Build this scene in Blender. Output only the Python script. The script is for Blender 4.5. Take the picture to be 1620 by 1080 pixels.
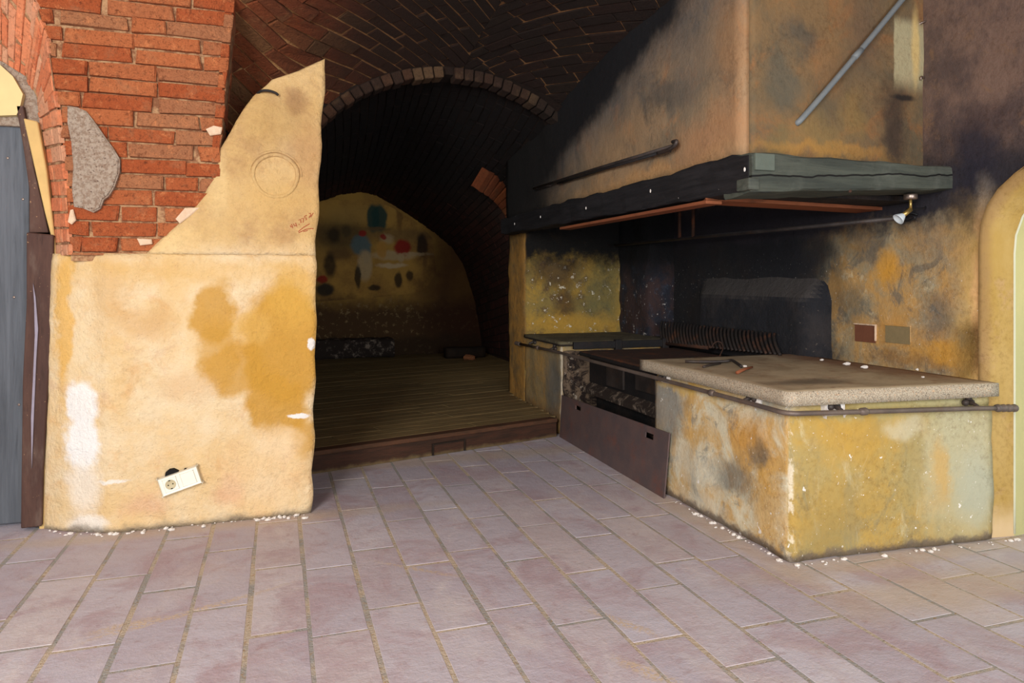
import bpy, bmesh, math, random
from mathutils import Vector, noise as mn
random.seed(7)
D = bpy.data
for o in list(D.objects): D.objects.remove(o, do_unlink=True)
scn = bpy.context.scene
COL = scn.collection

# ------------------------------------------------------------------ camera, light, exposure
F = 1120.0                       # focal length in pixels of the 1620-wide frame
EYE = 1.1                        # camera height (m)
TH = math.atan(370 / F)          # camera yaw to the right of the room axis (+Y)
SN, CS = math.sin(TH), math.cos(TH)
cd = D.cameras.new('camera'); cam = D.objects.new('camera', cd); COL.objects.link(cam)
cam.location = (0, 0, EYE); cam.rotation_euler = (math.pi / 2, 0, -TH)
cd.sensor_fit = 'HORIZONTAL'; cd.sensor_width = 36; cd.lens = 36 * F / 1620
cd.shift_y = -98 / 1620; cd.clip_start = 0.05
scn.camera = cam
scn.view_settings.view_transform = 'Standard'; scn.view_settings.look = 'None'
scn.view_settings.gamma = 1; scn.view_settings.use_curve_mapping = False
scn.view_settings.exposure = 0.0

w = D.worlds.new('sky'); scn.world = w; w.use_nodes = True
bg = w.node_tree.nodes['Background']; bg.inputs[0].default_value = (.82, .89, 1, 1); bg.inputs[1].default_value = .62

def area(name, loc, target, sx, sy, power, color):
    l = D.lights.new(name, 'AREA'); l.shape = 'RECTANGLE'; l.size = sx; l.size_y = sy; l.energy = power; l.color = color
    o = D.objects.new(name, l); COL.objects.link(o); o.location = loc
    o.rotation_euler = (Vector(target) - Vector(loc)).to_track_quat('-Z', 'Y').to_euler()
    return o
area('daylight_window_behind', (-2.0, -1.6, 2.0), (.6, 3.2, .8), 1.3, 1.6, 255, (1, .97, .93))
area('daylight_behind_right', (1.2, -2.6, 1.5), (1.2, 3, .8), 1.8, 2.0, 150, (.84, .91, 1))  # cool light from behind right, source unseen
area('daylight_niche_window', (3.75, 1.25, 1.0), (2.2, 1.5, .6), 1.0, 1.2, 9, (.93, 1, .90))
area('back_room_fill', (2.30, 6.45, 1.55), (.6, 9.0, .9), .5, .7, 6, (1, .90, .74))  # added to brighten the back room, hidden behind the alcove pier

# ------------------------------------------------------------------ survey: a sight line meets a known plane of the room
def ray(px, py):
    a = (px - 810) / F; b = (442 - py) / F
    return Vector((SN + CS * a, CS - SN * a, b))
def on_x(px, py, x): d = ray(px, py); return Vector((0, 0, EYE)) + d * (x / d.x)
def on_y(px, py, y): d = ray(px, py); return Vector((0, 0, EYE)) + d * (y / d.y)
def on_z(px, py, z): d = ray(px, py); return Vector((0, 0, EYE)) + d * ((z - EYE) / d.z)
def lerp(a, b, t): return a + (b - a) * t
def interp(pts, v):              # pts: sorted (key, value)
    if v <= pts[0][0]: return pts[0][1]
    for (a, x), (b, y) in zip(pts, pts[1:]):
        if v <= b: return lerp(x, y, (v - a) / (b - a) if b > a else 0)
    return pts[-1][1]

# ------------------------------------------------------------------ objects
def tag(o, label=None, cat=None, group=None, kind=None):
    if label: o['label'] = label
    if cat: o['category'] = cat
    if group: o['group'] = group
    if kind: o['kind'] = kind
    return o
def obj(name, bm, m, parent=None, smooth=False):
    me = D.meshes.new(name); bm.normal_update(); bm.to_mesh(me); bm.free()
    for x in (m if isinstance(m, (list, tuple)) else [m]): me.materials.append(x)
    if smooth:
        for p in me.polygons: p.use_smooth = True
    o = D.objects.new(name, me); COL.objects.link(o)
    if parent:
        o.parent = parent
        pl = Vector(parent.location)
        g = parent.parent
        while g: pl += Vector(g.location); g = g.parent
        if pl.length > 0: me.transform(__import__('mathutils').Matrix.Translation(-pl))
    return o
def thing(name, label, cat, loc=(0, 0, 0), group=None):
    o = D.objects.new(name, None); COL.objects.link(o); o.location = loc
    return tag(o, label, cat, group)
def settle(o, base):             # move a one-mesh thing's origin to its base
    o.data.transform(__import__('mathutils').Matrix.Translation(-Vector(base))); o.location = base; return o
def struct(name, bm, m, parent=None, smooth=False, label=None, cat=None):
    o = obj(name, bm, m, parent, smooth)
    if not parent: tag(o, label, cat, kind='structure')
    return o

def fbm(p, s, seed=0): return mn.fractal(Vector(p) * s + Vector((seed * 7.3, seed * 3.1, 0)), 1.0, 2.0, 4)

def add_box(bm, lo, hi, bev=0.0, seg=2):
    r = bmesh.ops.create_cube(bm, size=1)
    vs = r['verts']
    for v in vs: v.co = Vector([lerp(lo[i], hi[i], v.co[i] + .5) for i in range(3)])
    if bev:
        es = list({e for v in vs for e in v.link_edges})
        bmesh.ops.bevel(bm, geom=es, offset=bev, segments=seg, profile=.5, affect='EDGES', clamp_overlap=True)
    return bm
def box(lo, hi, bev=0.0): return add_box(bmesh.new(), lo, hi, bev)
def add_obox(bm, c, ax, ay, az, sx, sy, sz, bev=0.0):   # oriented box
    r = bmesh.ops.create_cube(bm, size=1); vs = r['verts']
    ax, ay, az = [Vector(a).normalized() for a in (ax, ay, az)]
    for v in vs: v.co = Vector(c) + ax * v.co.x * sx + ay * v.co.y * sy + az * v.co.z * sz
    if bev:
        es = list({e for v in vs for e in v.link_edges})
        bmesh.ops.bevel(bm, geom=es, offset=bev, segments=2, profile=.5, affect='EDGES', clamp_overlap=True)
    return bm
def rough_box(lo, hi, step=.06, amp=.006, rnd=.012, freq=5, seed=0):
    """A box of subdivided faces, rounded and uneven like plastered masonry."""
    bm = bmesh.new(); lo = Vector(lo); hi = Vector(hi); sz = hi - lo
    n = [max(2, int(round(sz[i] / step))) for i in range(3)]
    for a in range(3):
        b, c = (a + 1) % 3, (a + 2) % 3
        for side in (0, 1):
            g = []
            for i in range(n[b] + 1):
                row = []
                for j in range(n[c] + 1):
                    p = Vector((0, 0, 0)); p[a] = (lo, hi)[side][a]
                    p[b] = lerp(lo[b], hi[b], i / n[b]); p[c] = lerp(lo[c], hi[c], j / n[c])
                    row.append(bm.verts.new(p))
                g.append(row)
            for i in range(n[b]):
                for j in range(n[c]):
                    q = [g[i][j], g[i + 1][j], g[i + 1][j + 1], g[i][j + 1]]
                    bm.faces.new(q if side else q[::-1])
    bmesh.ops.remove_doubles(bm, verts=bm.verts, dist=1e-5)
    for v in bm.verts:
        p = v.co.copy(); q = Vector([min(max(p[i], lo[i] + rnd), hi[i] - rnd) for i in range(3)])
        d = p - q
        if d.length > 1e-9: p = q + d.normalized() * rnd
        nv = d.normalized() if d.length > 1e-9 else Vector((0, 0, 1))
        v.co = p + nv * fbm(v.co, freq, seed) * amp
    return bm
def add_tube(bm, pts, r, seg=8, cap=True):
    pts = [Vector(p) for p in pts]; rs = r if isinstance(r, (list, tuple)) else [r] * len(pts)
    rings = []; up = None
    for i, p in enumerate(pts):
        t = (pts[min(i + 1, len(pts) - 1)] - pts[max(i - 1, 0)]).normalized()
        if up is None:
            up = Vector((0, 0, 1)) if abs(t.z) < .9 else Vector((1, 0, 0))
        u = (up - t * up.dot(t)).normalized(); up = u; v = t.cross(u)
        rings.append([bm.verts.new(p + (u * math.cos(k * 2 * math.pi / seg) + v * math.sin(k * 2 * math.pi / seg)) * rs[i]) for k in range(seg)])
    for a, b in zip(rings, rings[1:]):
        for k in range(seg): bm.faces.new([a[k], a[(k + 1) % seg], b[(k + 1) % seg], b[k]])
    if cap: bm.faces.new(rings[0][::-1]); bm.faces.new(rings[-1])
    return bm
def tube(pts, r, seg=8): return add_tube(bmesh.new(), pts, r, seg)
def arc_path(pts, n=6):          # round polyline through Catmull-Rom
    P = [Vector(p) for p in pts]; P = [P[0] * 2 - P[1]] + P + [P[-1] * 2 - P[-2]]; out = []
    for i in range(1, len(P) - 2):
        for k in range(n):
            t = k / n
            out.append(.5 * ((2 * P[i]) + (P[i + 1] - P[i - 1]) * t + (2 * P[i - 1] - 5 * P[i] + 4 * P[i + 1] - P[i + 2]) * t * t + (3 * P[i] - P[i - 1] - 3 * P[i + 1] + P[i + 2]) * t ** 3))
    out.append(P[-2]); return out
def prism(poly, axis, a, b, bm=None):    # poly in the two other axes
    bm = bm or bmesh.new()
    def mk(p, t):
        q = list(p); q.insert(axis, t); return bm.verts.new(q)
    A = [mk(p, a) for p in poly]; B = [mk(p, b) for p in poly]
    bm.faces.new(A); bm.faces.new(B[::-1]); n = len(poly)
    for i in range(n): bm.faces.new([A[i], B[i], B[(i + 1) % n], A[(i + 1) % n]])
    bmesh.ops.recalc_face_normals(bm, faces=bm.faces); return bm
def grid(fn, nu, nv, uv=None, bm=None):  # fn(i/nu, j/nv)
    bm = bm or bmesh.new(); g = [[bm.verts.new(fn(i / nu, j / nv)) for j in range(nv + 1)] for i in range(nu + 1)]
    for i in range(nu):
        for j in range(nv): bm.faces.new([g[i][j], g[i + 1][j], g[i + 1][j + 1], g[i][j + 1]])
    return bm, g
def ruled_panel(zs, left, right, yf, thick, nx=40, amp=.005, seed=1):
    """A plaster coat: uneven front between two side curves, with real thickness."""
    bm = bmesh.new(); fr = []; bk = []
    for z in zs:
        l, r = left(z), right(z); a = []; b = []
        for i in range(nx + 1):
            x = lerp(l, r, i / nx); e = min(i, nx - i) / nx * (r - l)
            y = yf(x, z) + fbm((x, 0, z), 4, seed) * amp + fbm((x, 0, z), 18, seed) * amp * .35
            y += max(0, .012 - e) * .7
            a.append(bm.verts.new((x, y, z))); b.append(bm.verts.new((x, yf(x, z) + thick, z)))
        fr.append(a); bk.append(b)
    for j in range(len(zs) - 1):
        for i in range(nx):
            bm.faces.new([fr[j][i], fr[j][i + 1], fr[j + 1][i + 1], fr[j + 1][i]])
            bm.faces.new([bk[j][i], bk[j + 1][i], bk[j + 1][i + 1], bk[j][i + 1]])
        bm.faces.new([fr[j][0], fr[j + 1][0], bk[j + 1][0], bk[j][0]])
        bm.faces.new([fr[j][nx], bk[j][nx], bk[j + 1][nx], fr[j + 1][nx]])
    for i in range(nx):
        bm.faces.new([fr[0][i], bk[0][i], bk[0][i + 1], fr[0][i + 1]])
        bm.faces.new([fr[-1][i], fr[-1][i + 1], bk[-1][i + 1], bk[-1][i]])
    return bm

def clip_poly(poly, rect):
    u0, v0, u1, v1 = rect
    for ax, lim, sg in ((0, u0, 1), (0, u1, -1), (1, v0, 1), (1, v1, -1)):
        out = []
        for i in range(len(poly)):
            p, q = poly[i], poly[(i + 1) % len(poly)]
            dp, dq = (p[ax] - lim) * sg, (q[ax] - lim) * sg
            if dp >= 0: out.append(p)
            if dp * dq < 0:
                t = dp / (dp - dq); out.append((lerp(p[0], q[0], t), lerp(p[1], q[1], t)))
        poly = out
        if len(poly) < 3: return []
    return poly
def brick_patch(bm, fn, rect, bl, bh, gap=.010, proud=.007, rot=0.0, jit=.004, deep=.02, inset=.005, hole=.0, rnd=None, maxa=9, keep=None):
    """Lay single bricks over a surface fn(u, v) -> (point, normal); each one a block of its own with worn edges."""
    R = rnd or random
    u0, v0, u1, v1 = rect; cu, cv = (u0 + u1) / 2, (v0 + v1) / 2
    rad = math.hypot(u1 - u0, v1 - v0) / 2 + bl; c, s = math.cos(rot), math.sin(rot)
    nr = int(rad / bh) + 1
    for r in range(-nr, nr):
        x = -rad + (R.random() * .15 + (r % 2) * .5) * bl
        while x < rad:
            L = bl * R.choice([1, 1, .95, .52, 1.02]); xa, xb = x + gap / 2, x + L - gap / 2; x += L + (R.choice([0, 0, 0, .012, .022]) if deep > .04 else 0)
            ya, yb = r * bh + gap / 2, (r + 1) * bh - gap / 2
            q = [(xa, ya), (xb, ya), (xb, yb), (xa, yb)]
            q = [(a + R.uniform(-jit, jit), b + R.uniform(-jit, jit) * .7) for a, b in q]
            q = [(cu + a * c - b * s, cv + a * s + b * c) for a, b in q]
            q = clip_poly(q, rect)
            if len(q) < 3 or R.random() < hole: continue
            ar = abs(sum(q[i][0] * q[(i + 1) % len(q)][1] - q[(i + 1) % len(q)][0] * q[i][1] for i in range(len(q)))) / 2
            if ar < .0006: continue
            mu = sum(p[0] for p in q) / len(q); mv = sum(p[1] for p in q) / len(q)
            if keep and not keep(mu, mv): continue
            h = proud + R.uniform(-.004, .005)
            rings = []
            for (ins, hh) in ((0, -deep), (0, h - inset * .9), (inset, h)):
                ring = []
                for p in q:
                    du, dv = mu - p[0], mv - p[1]; l = math.hypot(du, dv) or 1
                    P, N = fn(p[0] + du / l * ins, p[1] + dv / l * ins)
                    ring.append(bm.verts.new(P + N * (hh + (R.uniform(-.002, .002) if hh > 0 else 0))))
                rings.append(ring)
            n = len(q)
            for a, b in zip(rings, rings[1:]):
                for i in range(n): bm.faces.new([a[i], a[(i + 1) % n], b[(i + 1) % n], b[i]])
            bm.faces.new(rings[-1])
    return bm

# ------------------------------------------------------------------ materials
def lin(c): return tuple(((x / 255) / 12.92 if x / 255 <= .04045 else (((x / 255) + .055) / 1.055) ** 2.4) for x in c) + (1,)
class Mat:
    def __init__(s, name):
        s.m = D.materials.new(name); s.m.use_nodes = True; s.t = s.m.node_tree; s.n = s.t.nodes; s.n.clear()
        g = s.n.new('ShaderNodeNewGeometry'); s.pos = g.outputs['Position']; s.geo = g
        s.island = g.outputs['Random Per Island']; s._warp = {}; s.bump = None
    def link(s, a, i):
        if hasattr(a, 'node'): s.t.links.new(a, i)
        elif isinstance(a, (tuple, list, Vector)):
            i.default_value = tuple(a) if i.type != 'RGBA' or len(a) == 4 else tuple(a) + (1,)
        else: i.default_value = a
    def math(s, op, a, b=0.0, clamp=False):
        n = s.n.new('ShaderNodeMath'); n.operation = op; n.use_clamp = clamp; s.link(a, n.inputs[0]); s.link(b, n.inputs[1]); return n.outputs[0]
    def vmath(s, op, a, b=(0, 0, 0)):
        n = s.n.new('ShaderNodeVectorMath'); n.operation = op; s.link(a, n.inputs[0]); s.link(b, n.inputs[1])
        return n.outputs['Value'] if op in ('LENGTH', 'DOT_PRODUCT') else n.outputs[0]
    def noise(s, scale, detail=5, rough=.6, vec=None, dist=0.0, color=False):
        n = s.n.new('ShaderNodeTexNoise'); s.link(vec if vec is not None else s.pos, n.inputs['Vector'])
        n.inputs['Scale'].default_value = scale; n.inputs['Detail'].default_value = detail
        n.inputs['Roughness'].default_value = rough; n.inputs['Distortion'].default_value = dist
        return n.outputs['Color' if color else 'Fac']
    def stretch(s, v):           # coordinates scaled per axis
        return s.vmath('MULTIPLY', s.pos, v)
    def ss(s, v, a, b):          # smoothstep a->b
        n = s.n.new('ShaderNodeMapRange'); n.interpolation_type = 'SMOOTHSTEP'; s.link(v, n.inputs[0])
        if a < b: n.inputs[1].default_value = a; n.inputs[2].default_value = b
        else: n.inputs[1].default_value = b; n.inputs[2].default_value = a; n.inputs[3].default_value = 1; n.inputs[4].default_value = 0
        return n.outputs[0]
    def sep(s, axis):
        n = s.n.new('ShaderNodeSeparateXYZ'); s.t.links.new(s.pos, n.inputs[0]); return n.outputs[axis]
    def mix(s, f, a, b, blend='MIX'):
        n = s.n.new('ShaderNodeMix'); n.data_type = 'RGBA'; n.blend_type = blend; n.clamp_factor = True
        s.link(f, n.inputs[0]); s.link(a if hasattr(a, 'node') else lin(a), n.inputs[6]); s.link(b if hasattr(b, 'node') else lin(b), n.inputs[7]); return n.outputs[2]
    def warp(s, amp, scale=3):
        k = (amp, scale)
        if k not in s._warp:
            c = s.noise(scale, 5, .62, color=True)
            c = s.vmath('SUBTRACT', c, (.5, .5, .5)); c = s.vmath('MULTIPLY', c, (amp * 2,) * 3); s._warp[k] = s.vmath('ADD', s.pos, c)
        return s._warp[k]
    def blob(s, c, r, soft=.4, amp=.1, scale=6):
        """mask of a stain of its own shape: 1 inside, ragged edge"""
        v = s.vmath('SUBTRACT', s.warp(amp, scale), tuple(c)); v = s.vmath('DIVIDE', v, tuple(r))
        return s.ss(s.vmath('LENGTH', v), 1 + soft, max(0, 1 - soft))
    def done(s, color, rough=.9, bump=None, dist=.01, strength=.6, metal=0.0, spec=.3, extra=None):
        b = s.n.new('ShaderNodeBsdfPrincipled'); o = s.n.new('ShaderNodeOutputMaterial')
        s.link(color if hasattr(color, 'node') else lin(color), b.inputs['Base Color']); s.link(rough, b.inputs['Roughness']); s.link(metal, b.inputs['Metallic'])
        b.inputs['Specular IOR Level'].default_value = spec
        if bump is not None:
            n = s.n.new('ShaderNodeBump'); n.inputs['Distance'].default_value = dist; n.inputs['Strength'].default_value = strength
            s.link(bump, n.inputs['Height']); s.t.links.new(n.outputs[0], b.inputs['Normal'])
        if extra: extra(b)
        s.t.links.new(b.outputs[0], o.inputs[0]); return s.m

def stains_y(M, col, yp, lst, amp=.09, scale=6):         # stains on a wall facing the viewer (plane y = yp), given by survey points
    for (px, py, rx, ry, c, soft, k) in lst:
        p = on_y(px, py, yp); dep = p.x * SN + p.y * CS
        m = M.blob(p, (rx * dep / F, 9, ry * dep / F), soft, amp, scale)
        col = M.mix(M.math('MULTIPLY', m, k), col, c)
    return col
def stains_x(M, col, xp, lst, amp=.09, scale=6):         # stains on a wall x = xp
    for (px, py, px2, py2, c, soft, k) in lst:           # centre and the half extents in pixels along the wall and up
        p = on_x(px, py, xp); q = on_x(px + px2, py, xp); u = on_x(px, py - py2, xp)
        m = M.blob(p, (9, abs(q.y - p.y), abs(u.z - p.z)), soft, amp, scale)
        col = M.mix(M.math('MULTIPLY', m, k), col, c)
    return col

def grain(M, c, k=1.0):
    d = M.mix(1.0, c, (196, 184, 172), 'MULTIPLY'); c = M.mix(M.math('MULTIPLY', M.math('MULTIPLY', M.ss(M.noise(42, 9, .82), .54, .36), M.ss(M.noise(3, 4, .6), .35, .65)), .6 * k), c, d)
    l = M.mix(1.0, c, (84, 78, 68), 'SCREEN'); c = M.mix(M.math('MULTIPLY', M.math('MULTIPLY', M.ss(M.noise(60, 9, .85, dist=.4), .56, .74), M.ss(M.noise(4, 4, .6), .4, .65)), .6 * k), c, l)
    d = M.mix(1.0, c, (150, 128, 108), 'MULTIPLY'); return M.mix(M.math('MULTIPLY', M.ss(M.noise(13, 9, .8, dist=1.2), .58, .78), .5 * k), c, d)
def plaster_bump(M, fine=60, coarse=7):
    return M.math('ADD', M.math('MULTIPLY', M.noise(coarse, 6, .6), 1.0), M.math('MULTIPLY', M.noise(fine, 6, .7), .35))

# --- pale ochre lime plaster of the left pier
M = Mat('ochre_plaster')
c = M.mix(M.ss(M.noise(2.6, 6, .65), .35, .65), (224, 190, 136), (232, 210, 172))
c = M.mix(M.math('MULTIPLY', M.ss(M.noise(6, 6, .7, dist=.6), .5, .72), .5), c, (212, 160, 100))
c = M.mix(M.math('MULTIPLY', M.ss(M.noise(9, 6, .7, M.stretch((1, 1, .8)), .8), .56, .72), .35), c, (205, 160, 128))
P1 = 3.457
must = (196, 146, 56)
c = stains_y(M, c, P1, [
    (340, 495, 32, 50, must, .22, .85), (345, 560, 26, 60, must, .3, .6), (372, 585, 52, 40, must, .25, .8), (448, 545, 62, 92, must, .2, .95), (400, 520, 30, 30, (214, 170, 90), .4, .6), (470, 470, 40, 50, (212, 165, 75), .5, .7),
    (435, 640, 44, 54, must, .2, .92), (478, 690, 22, 40, must, .4, .8), (95, 500, 14, 130, (222, 168, 70), .4, .7),
    (235, 512, 40, 26, (203, 158, 104), .6, .5), (175, 470, 26, 60, (206, 162, 100), .6, .55), (290, 610, 36, 22, (212, 172, 124), .6, .5),
    (362, 778, 26, 20, (214, 150, 120), .5, .5), (232, 800, 34, 20, (216, 165, 132), .6, .5), (420, 760, 60, 60, (236, 205, 160), .7, .5),
    (300, 430, 200, 14, (216, 172, 98), .8, .5), (440, 700, 30, 26, (236, 208, 166), .5, .6)], .10, 5)
up = (188, 150, 92)
zz = M.sep(2)
c = M.mix(M.math('MULTIPLY', M.ss(zz, 1.17, 1.32), .75), c, M.mix(M.ss(M.noise(5, 6, .7), .4, .66), (206, 168, 106), (174, 133, 82)))
c = stains_y(M, c, 3.47, [(468, 165, 16, 18, (138, 98, 72), .6, .7), (440, 190, 60, 40, (176, 140, 84), .7, .5), (490, 250, 20, 60, (186, 142, 92), .7, .6), (470, 320, 60, 30, (205, 165, 100), .7, .5), (270, 380, 50, 26, (232, 200, 140), .7, .6), (345, 290, 14, 50, (226, 196, 140), .7, .6)], .06, 9)
c = stains_y(M, c, 3.49, [(127, 640, 26, 34, (240, 236, 230), .25, .95), (126, 705, 27, 44, (240, 237, 232), .25, .95), (130, 775, 24, 40, (236, 226, 210), .5, .75), (140, 830, 30, 14, (238, 232, 222), .5, .8)], .05, 12)
c = stains_y(M, c, P1, [(493, 545, 6, 9, (236, 230, 222), .2, 1), (473, 658, 16, 4, (238, 232, 225), .25, 1), (178, 762, 22, 3, (240, 232, 220), .4, .9)], .02, 20)
c = M.mix(M.math('MULTIPLY', M.ss(M.math('ADD', zz, M.math('MULTIPLY', M.noise(9), .09)), .085, .045), .8), c, (128, 116, 100))
c = M.mix(M.math('MULTIPLY', M.ss(M.noise(130, 2, .5), .70, .74), .5), c, (160, 120, 84))
c = grain(M, c, .5)
m_plaster = M.done(c, .93, plaster_bump(M), .036, .9)

# --- bricks
def brick_mat(name, c1, c2, c3, soot=(), dark=(24, 18, 15), amount=.0, rough_amt=.75):
    M = Mat(name)
    c = M.mix(M.ss(M.island, .15, .85), c1, c2)
    c = M.mix(M.math('MULTIPLY', M.ss(M.math('FRACT', M.math('MULTIPLY', M.island, 7.31)), .72, .80), .75), c, c3)
    c = M.mix(M.math('MULTIPLY', M.ss(M.noise(55, 7, .8), .50, .66), .8), c, tuple(int(x * .60) for x in c1))
    c = M.mix(M.math('MULTIPLY', M.ss(M.noise(24, 7, .8), .52, .70), .6), c, tuple(min(255, int(x * 1.25 + 14)) for x in c2))
    c = M.mix(M.math('MULTIPLY', M.ss(M.noise(9, 6, .7, dist=.6), .52, .70), .45), c, c3)
    for (ctr, r, col, soft, k) in soot:
        c = M.mix(M.math('MULTIPLY', M.blob(ctr, r, soft, .12, 5), k), c, col)
    if amount: c = M.mix(amount, c, dark)
    return M.done(c, .95, M.math('ADD', M.noise(26, 6, .75), M.math('MULTIPLY', M.noise(120, 3, .7), .5)), .035, rough_amt)
m_brick = brick_mat('red_brick', (192, 96, 52), (208, 120, 72), (190, 132, 92), rough_amt=1.0)
m_brick_pale = brick_mat('pale_red_brick', (206, 128, 88), (196, 112, 74), (196, 150, 118), rough_amt=.4)
soot_spec = [((1.45, 3.7, 2.4), (1.2, 1.5, .75), (26, 19, 14), .45, .95), ((.65, 3.7, 2.3), (.4, .9, .5), (46, 30, 20), .6, .7)]
m_brick_vault = brick_mat('sooted_vault_brick', (140, 70, 36), (112, 60, 34), (124, 88, 54), soot_spec)
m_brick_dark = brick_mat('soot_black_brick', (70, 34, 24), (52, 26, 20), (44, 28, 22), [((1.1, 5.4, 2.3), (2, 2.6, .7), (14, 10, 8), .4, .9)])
m_brick_ring = brick_mat('arch_ring_brick', (74, 48, 32), (52, 35, 25), (100, 76, 52), [((1.9, 4.5, 2.2), (.3, .6, .4), (36, 28, 22), .6, .8)])
m_brick_warm = brick_mat('lit_orange_brick', (126, 66, 32), (104, 52, 26), (96, 64, 38), rough_amt=.5)
M = Mat('lime_mortar')
c = M.mix(M.ss(M.noise(24, 6, .7), .40, .6), (186, 146, 106), (134, 88, 60))
m_mortar = M.done(c, .97, M.noise(70, 5, .7), .012, .9)
M = Mat('sooted_mortar')
c = M.mix(M.ss(M.noise(20, 6, .7), .35, .7), (196, 144, 92), (134, 92, 56))
for (ctr, r, col, soft, k) in soot_spec: c = M.mix(M.math('MULTIPLY', M.blob(ctr, r, soft, .12, 5), k * .7), c, (104, 72, 44))
m_mortar_soot = M.done(c, .97, M.noise(70, 5, .7), .012, .9)
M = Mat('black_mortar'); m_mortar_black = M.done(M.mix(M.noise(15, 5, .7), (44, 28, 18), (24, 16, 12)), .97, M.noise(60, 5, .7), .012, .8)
M = Mat('coarse_grey_mortar')
c = M.mix(M.ss(M.noise(60, 4, .7), .4, .62), (226, 206, 184), (192, 162, 138))
c = M.mix(M.ss(M.noise(110, 3, .6), .6, .68), c, (140, 112, 96))
m_roughcast = M.done(c, .98, M.math('ADD', M.noise(70, 5, .8), M.noise(20, 4, .6)), .03, 1)
M = Mat('cream_lime'); m_lump = M.done(M.mix(M.noise(40), (226, 204, 176), (196, 160, 128)), .95, M.noise(60), .01, .8)
M = Mat('white_lime'); m_lime = M.done(M.mix(M.noise(40), (236, 232, 226), (205, 196, 186)), .95, M.noise(60), .01, .6)

# --- floor
M = Mat('clay_paver')
c = M.mix(M.island, (190, 186, 196), (176, 168, 178))
c = M.mix(M.math('MULTIPLY', M.ss(M.math('FRACT', M.math('MULTIPLY', M.island, 5.7)), .5, .95), .5), c, (200, 190, 188))
c = M.mix(M.math('MULTIPLY', M.ss(M.noise(3.2, 6, .7, dist=.8), .44, .66), .7), c, (168, 146, 153))
c = M.mix(M.math('MULTIPLY', M.ss(M.noise(2.4, 6, .7, M.stretch((1, .6, 1)), .5), .5, .74), .5), c, (216, 210, 206))
c = M.mix(M.math('MULTIPLY', M.ss(M.noise(14, 6, .75), .55, .72), .5), c, (150, 118, 116))
c = M.mix(M.math('MULTIPLY', M.ss(M.noise(210, 2, .5), .66, .7), .5), c, (206, 186, 160))
sand = (198, 178, 150)
for (a, b, ln, wd, ang) in ((300, 968, .30, .016, 22), (660, 900, .18, .012, -42), (200, 990, .10, .03, 15), (985, 985, .13, .02, -60), (1020, 1060, .10, .025, -60)):
    p = on_z(a, b, 0); v = M.vmath('SUBTRACT', M.warp(.025, 14), tuple(p))
    r = M.n.new('ShaderNodeVectorRotate'); r.rotation_type = 'Z_AXIS'; M.t.links.new(v, r.inputs['Vector']); r.inputs['Angle'].default_value = -math.radians(ang)
    d = M.vmath('LENGTH', M.vmath('DIVIDE', r.outputs[0], (ln, wd, 1)))
    c = M.mix(M.math('MULTIPLY', M.math('MULTIPLY', M.ss(d, 1.5, .4), M.ss(M.noise(80, 4, .7), .42, .55)), .85), c, sand)
for (q, rr) in ((( -.3, 3.42, 0), (.95, .07, 1)), ((1.83, 2.8, 0), (.06, .8, 1)), ((2.4, 2.2, 0), (.7, .09, 1)), ((1.0, 4.25, 0), (1.2, .10, 1)), ((2.3, 1.9, 0), (.5, .12, 1))):
    c = M.mix(M.math('MULTIPLY', M.blob(q, rr, .6, .06, 9), .55), c, (190, 172, 150))
m_paver = M.done(c, M.ss(M.noise(4), -.2, .9), M.math('ADD', M.noise(12, 6, .7), M.math('MULTIPLY', M.noise(90, 4, .7), .3)), .008, .6, spec=.25)
M = Mat('sandy_joint')
c = M.mix(M.ss(M.noise(3.5, 5, .6), .42, .58), (190, 176, 156), (156, 155, 151)); c = M.mix(M.ss(M.noise(60, 4, .7), .5, .7), c, (160, 136, 104))
m_joint = M.done(c, .98, M.noise(90, 4, .7), .008, .8)

# --- wood
def wood(name, c1, c2, stretchv, scale=9, extra=None, rough=.8, spec=.25):
    M = Mat(name)
    g = M.noise(scale, 6, .65, M.stretch(stretchv), .4)
    c = M.mix(M.ss(g, .3, .7), c1, c2)
    c = M.mix(M.math('MULTIPLY', M.ss(M.noise(scale * 3.5, 4, .7, M.stretch(stretchv)), .55, .75), .5), c, tuple(int(x * .5) for x in c1))
    c = M.mix(M.math('MULTIPLY', M.island, .22), c, tuple(int(x * .6) for x in c2))
    if extra: c = extra(M, c)
    return M.done(c, rough, M.math('ADD', g, M.math('MULTIPLY', M.noise(scale * 5, 4, .7, M.stretch(stretchv)), .4)), .008, .7, spec=spec)
m_plank = wood('worn_floor_plank', (138, 116, 76), (112, 94, 62), (.35, 1.6, 1), 9)
def riser_dust(M, c): return M.mix(M.math('MULTIPLY', M.ss(M.math('ADD', M.sep(2), M.math('MULTIPLY', M.noise(14), .05)), .055, .02), .6), c, (130, 112, 76))
m_riser = wood('dark_step_board', (74, 46, 32), (52, 36, 26), (.5, .5, 3), 10, riser_dust)
m_nosing = wood('worn_step_nosing', (96, 62, 42), (72, 50, 34), (.4, 1.5, 2), 10)
m_door = wood('blue_grey_door_plank', (104, 108, 114), (76, 79, 84), (2.2, 1, .12), 9)
def scuff(M, c):
    c = M.mix(M.math('MULTIPLY', M.ss(M.noise(90, 3, .6), .68, .72), .8), c, (190, 150, 110))
    return M.mix(M.math('MULTIPLY', M.ss(M.noise(7, 5, .7, M.stretch((1, 1, .3))), .5, .7), .35), c, (124, 108, 96))
m_jamb = wood('brown_door_frame', (92, 66, 56), (72, 50, 44), (2, 2, .3), 8, scuff)
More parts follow.
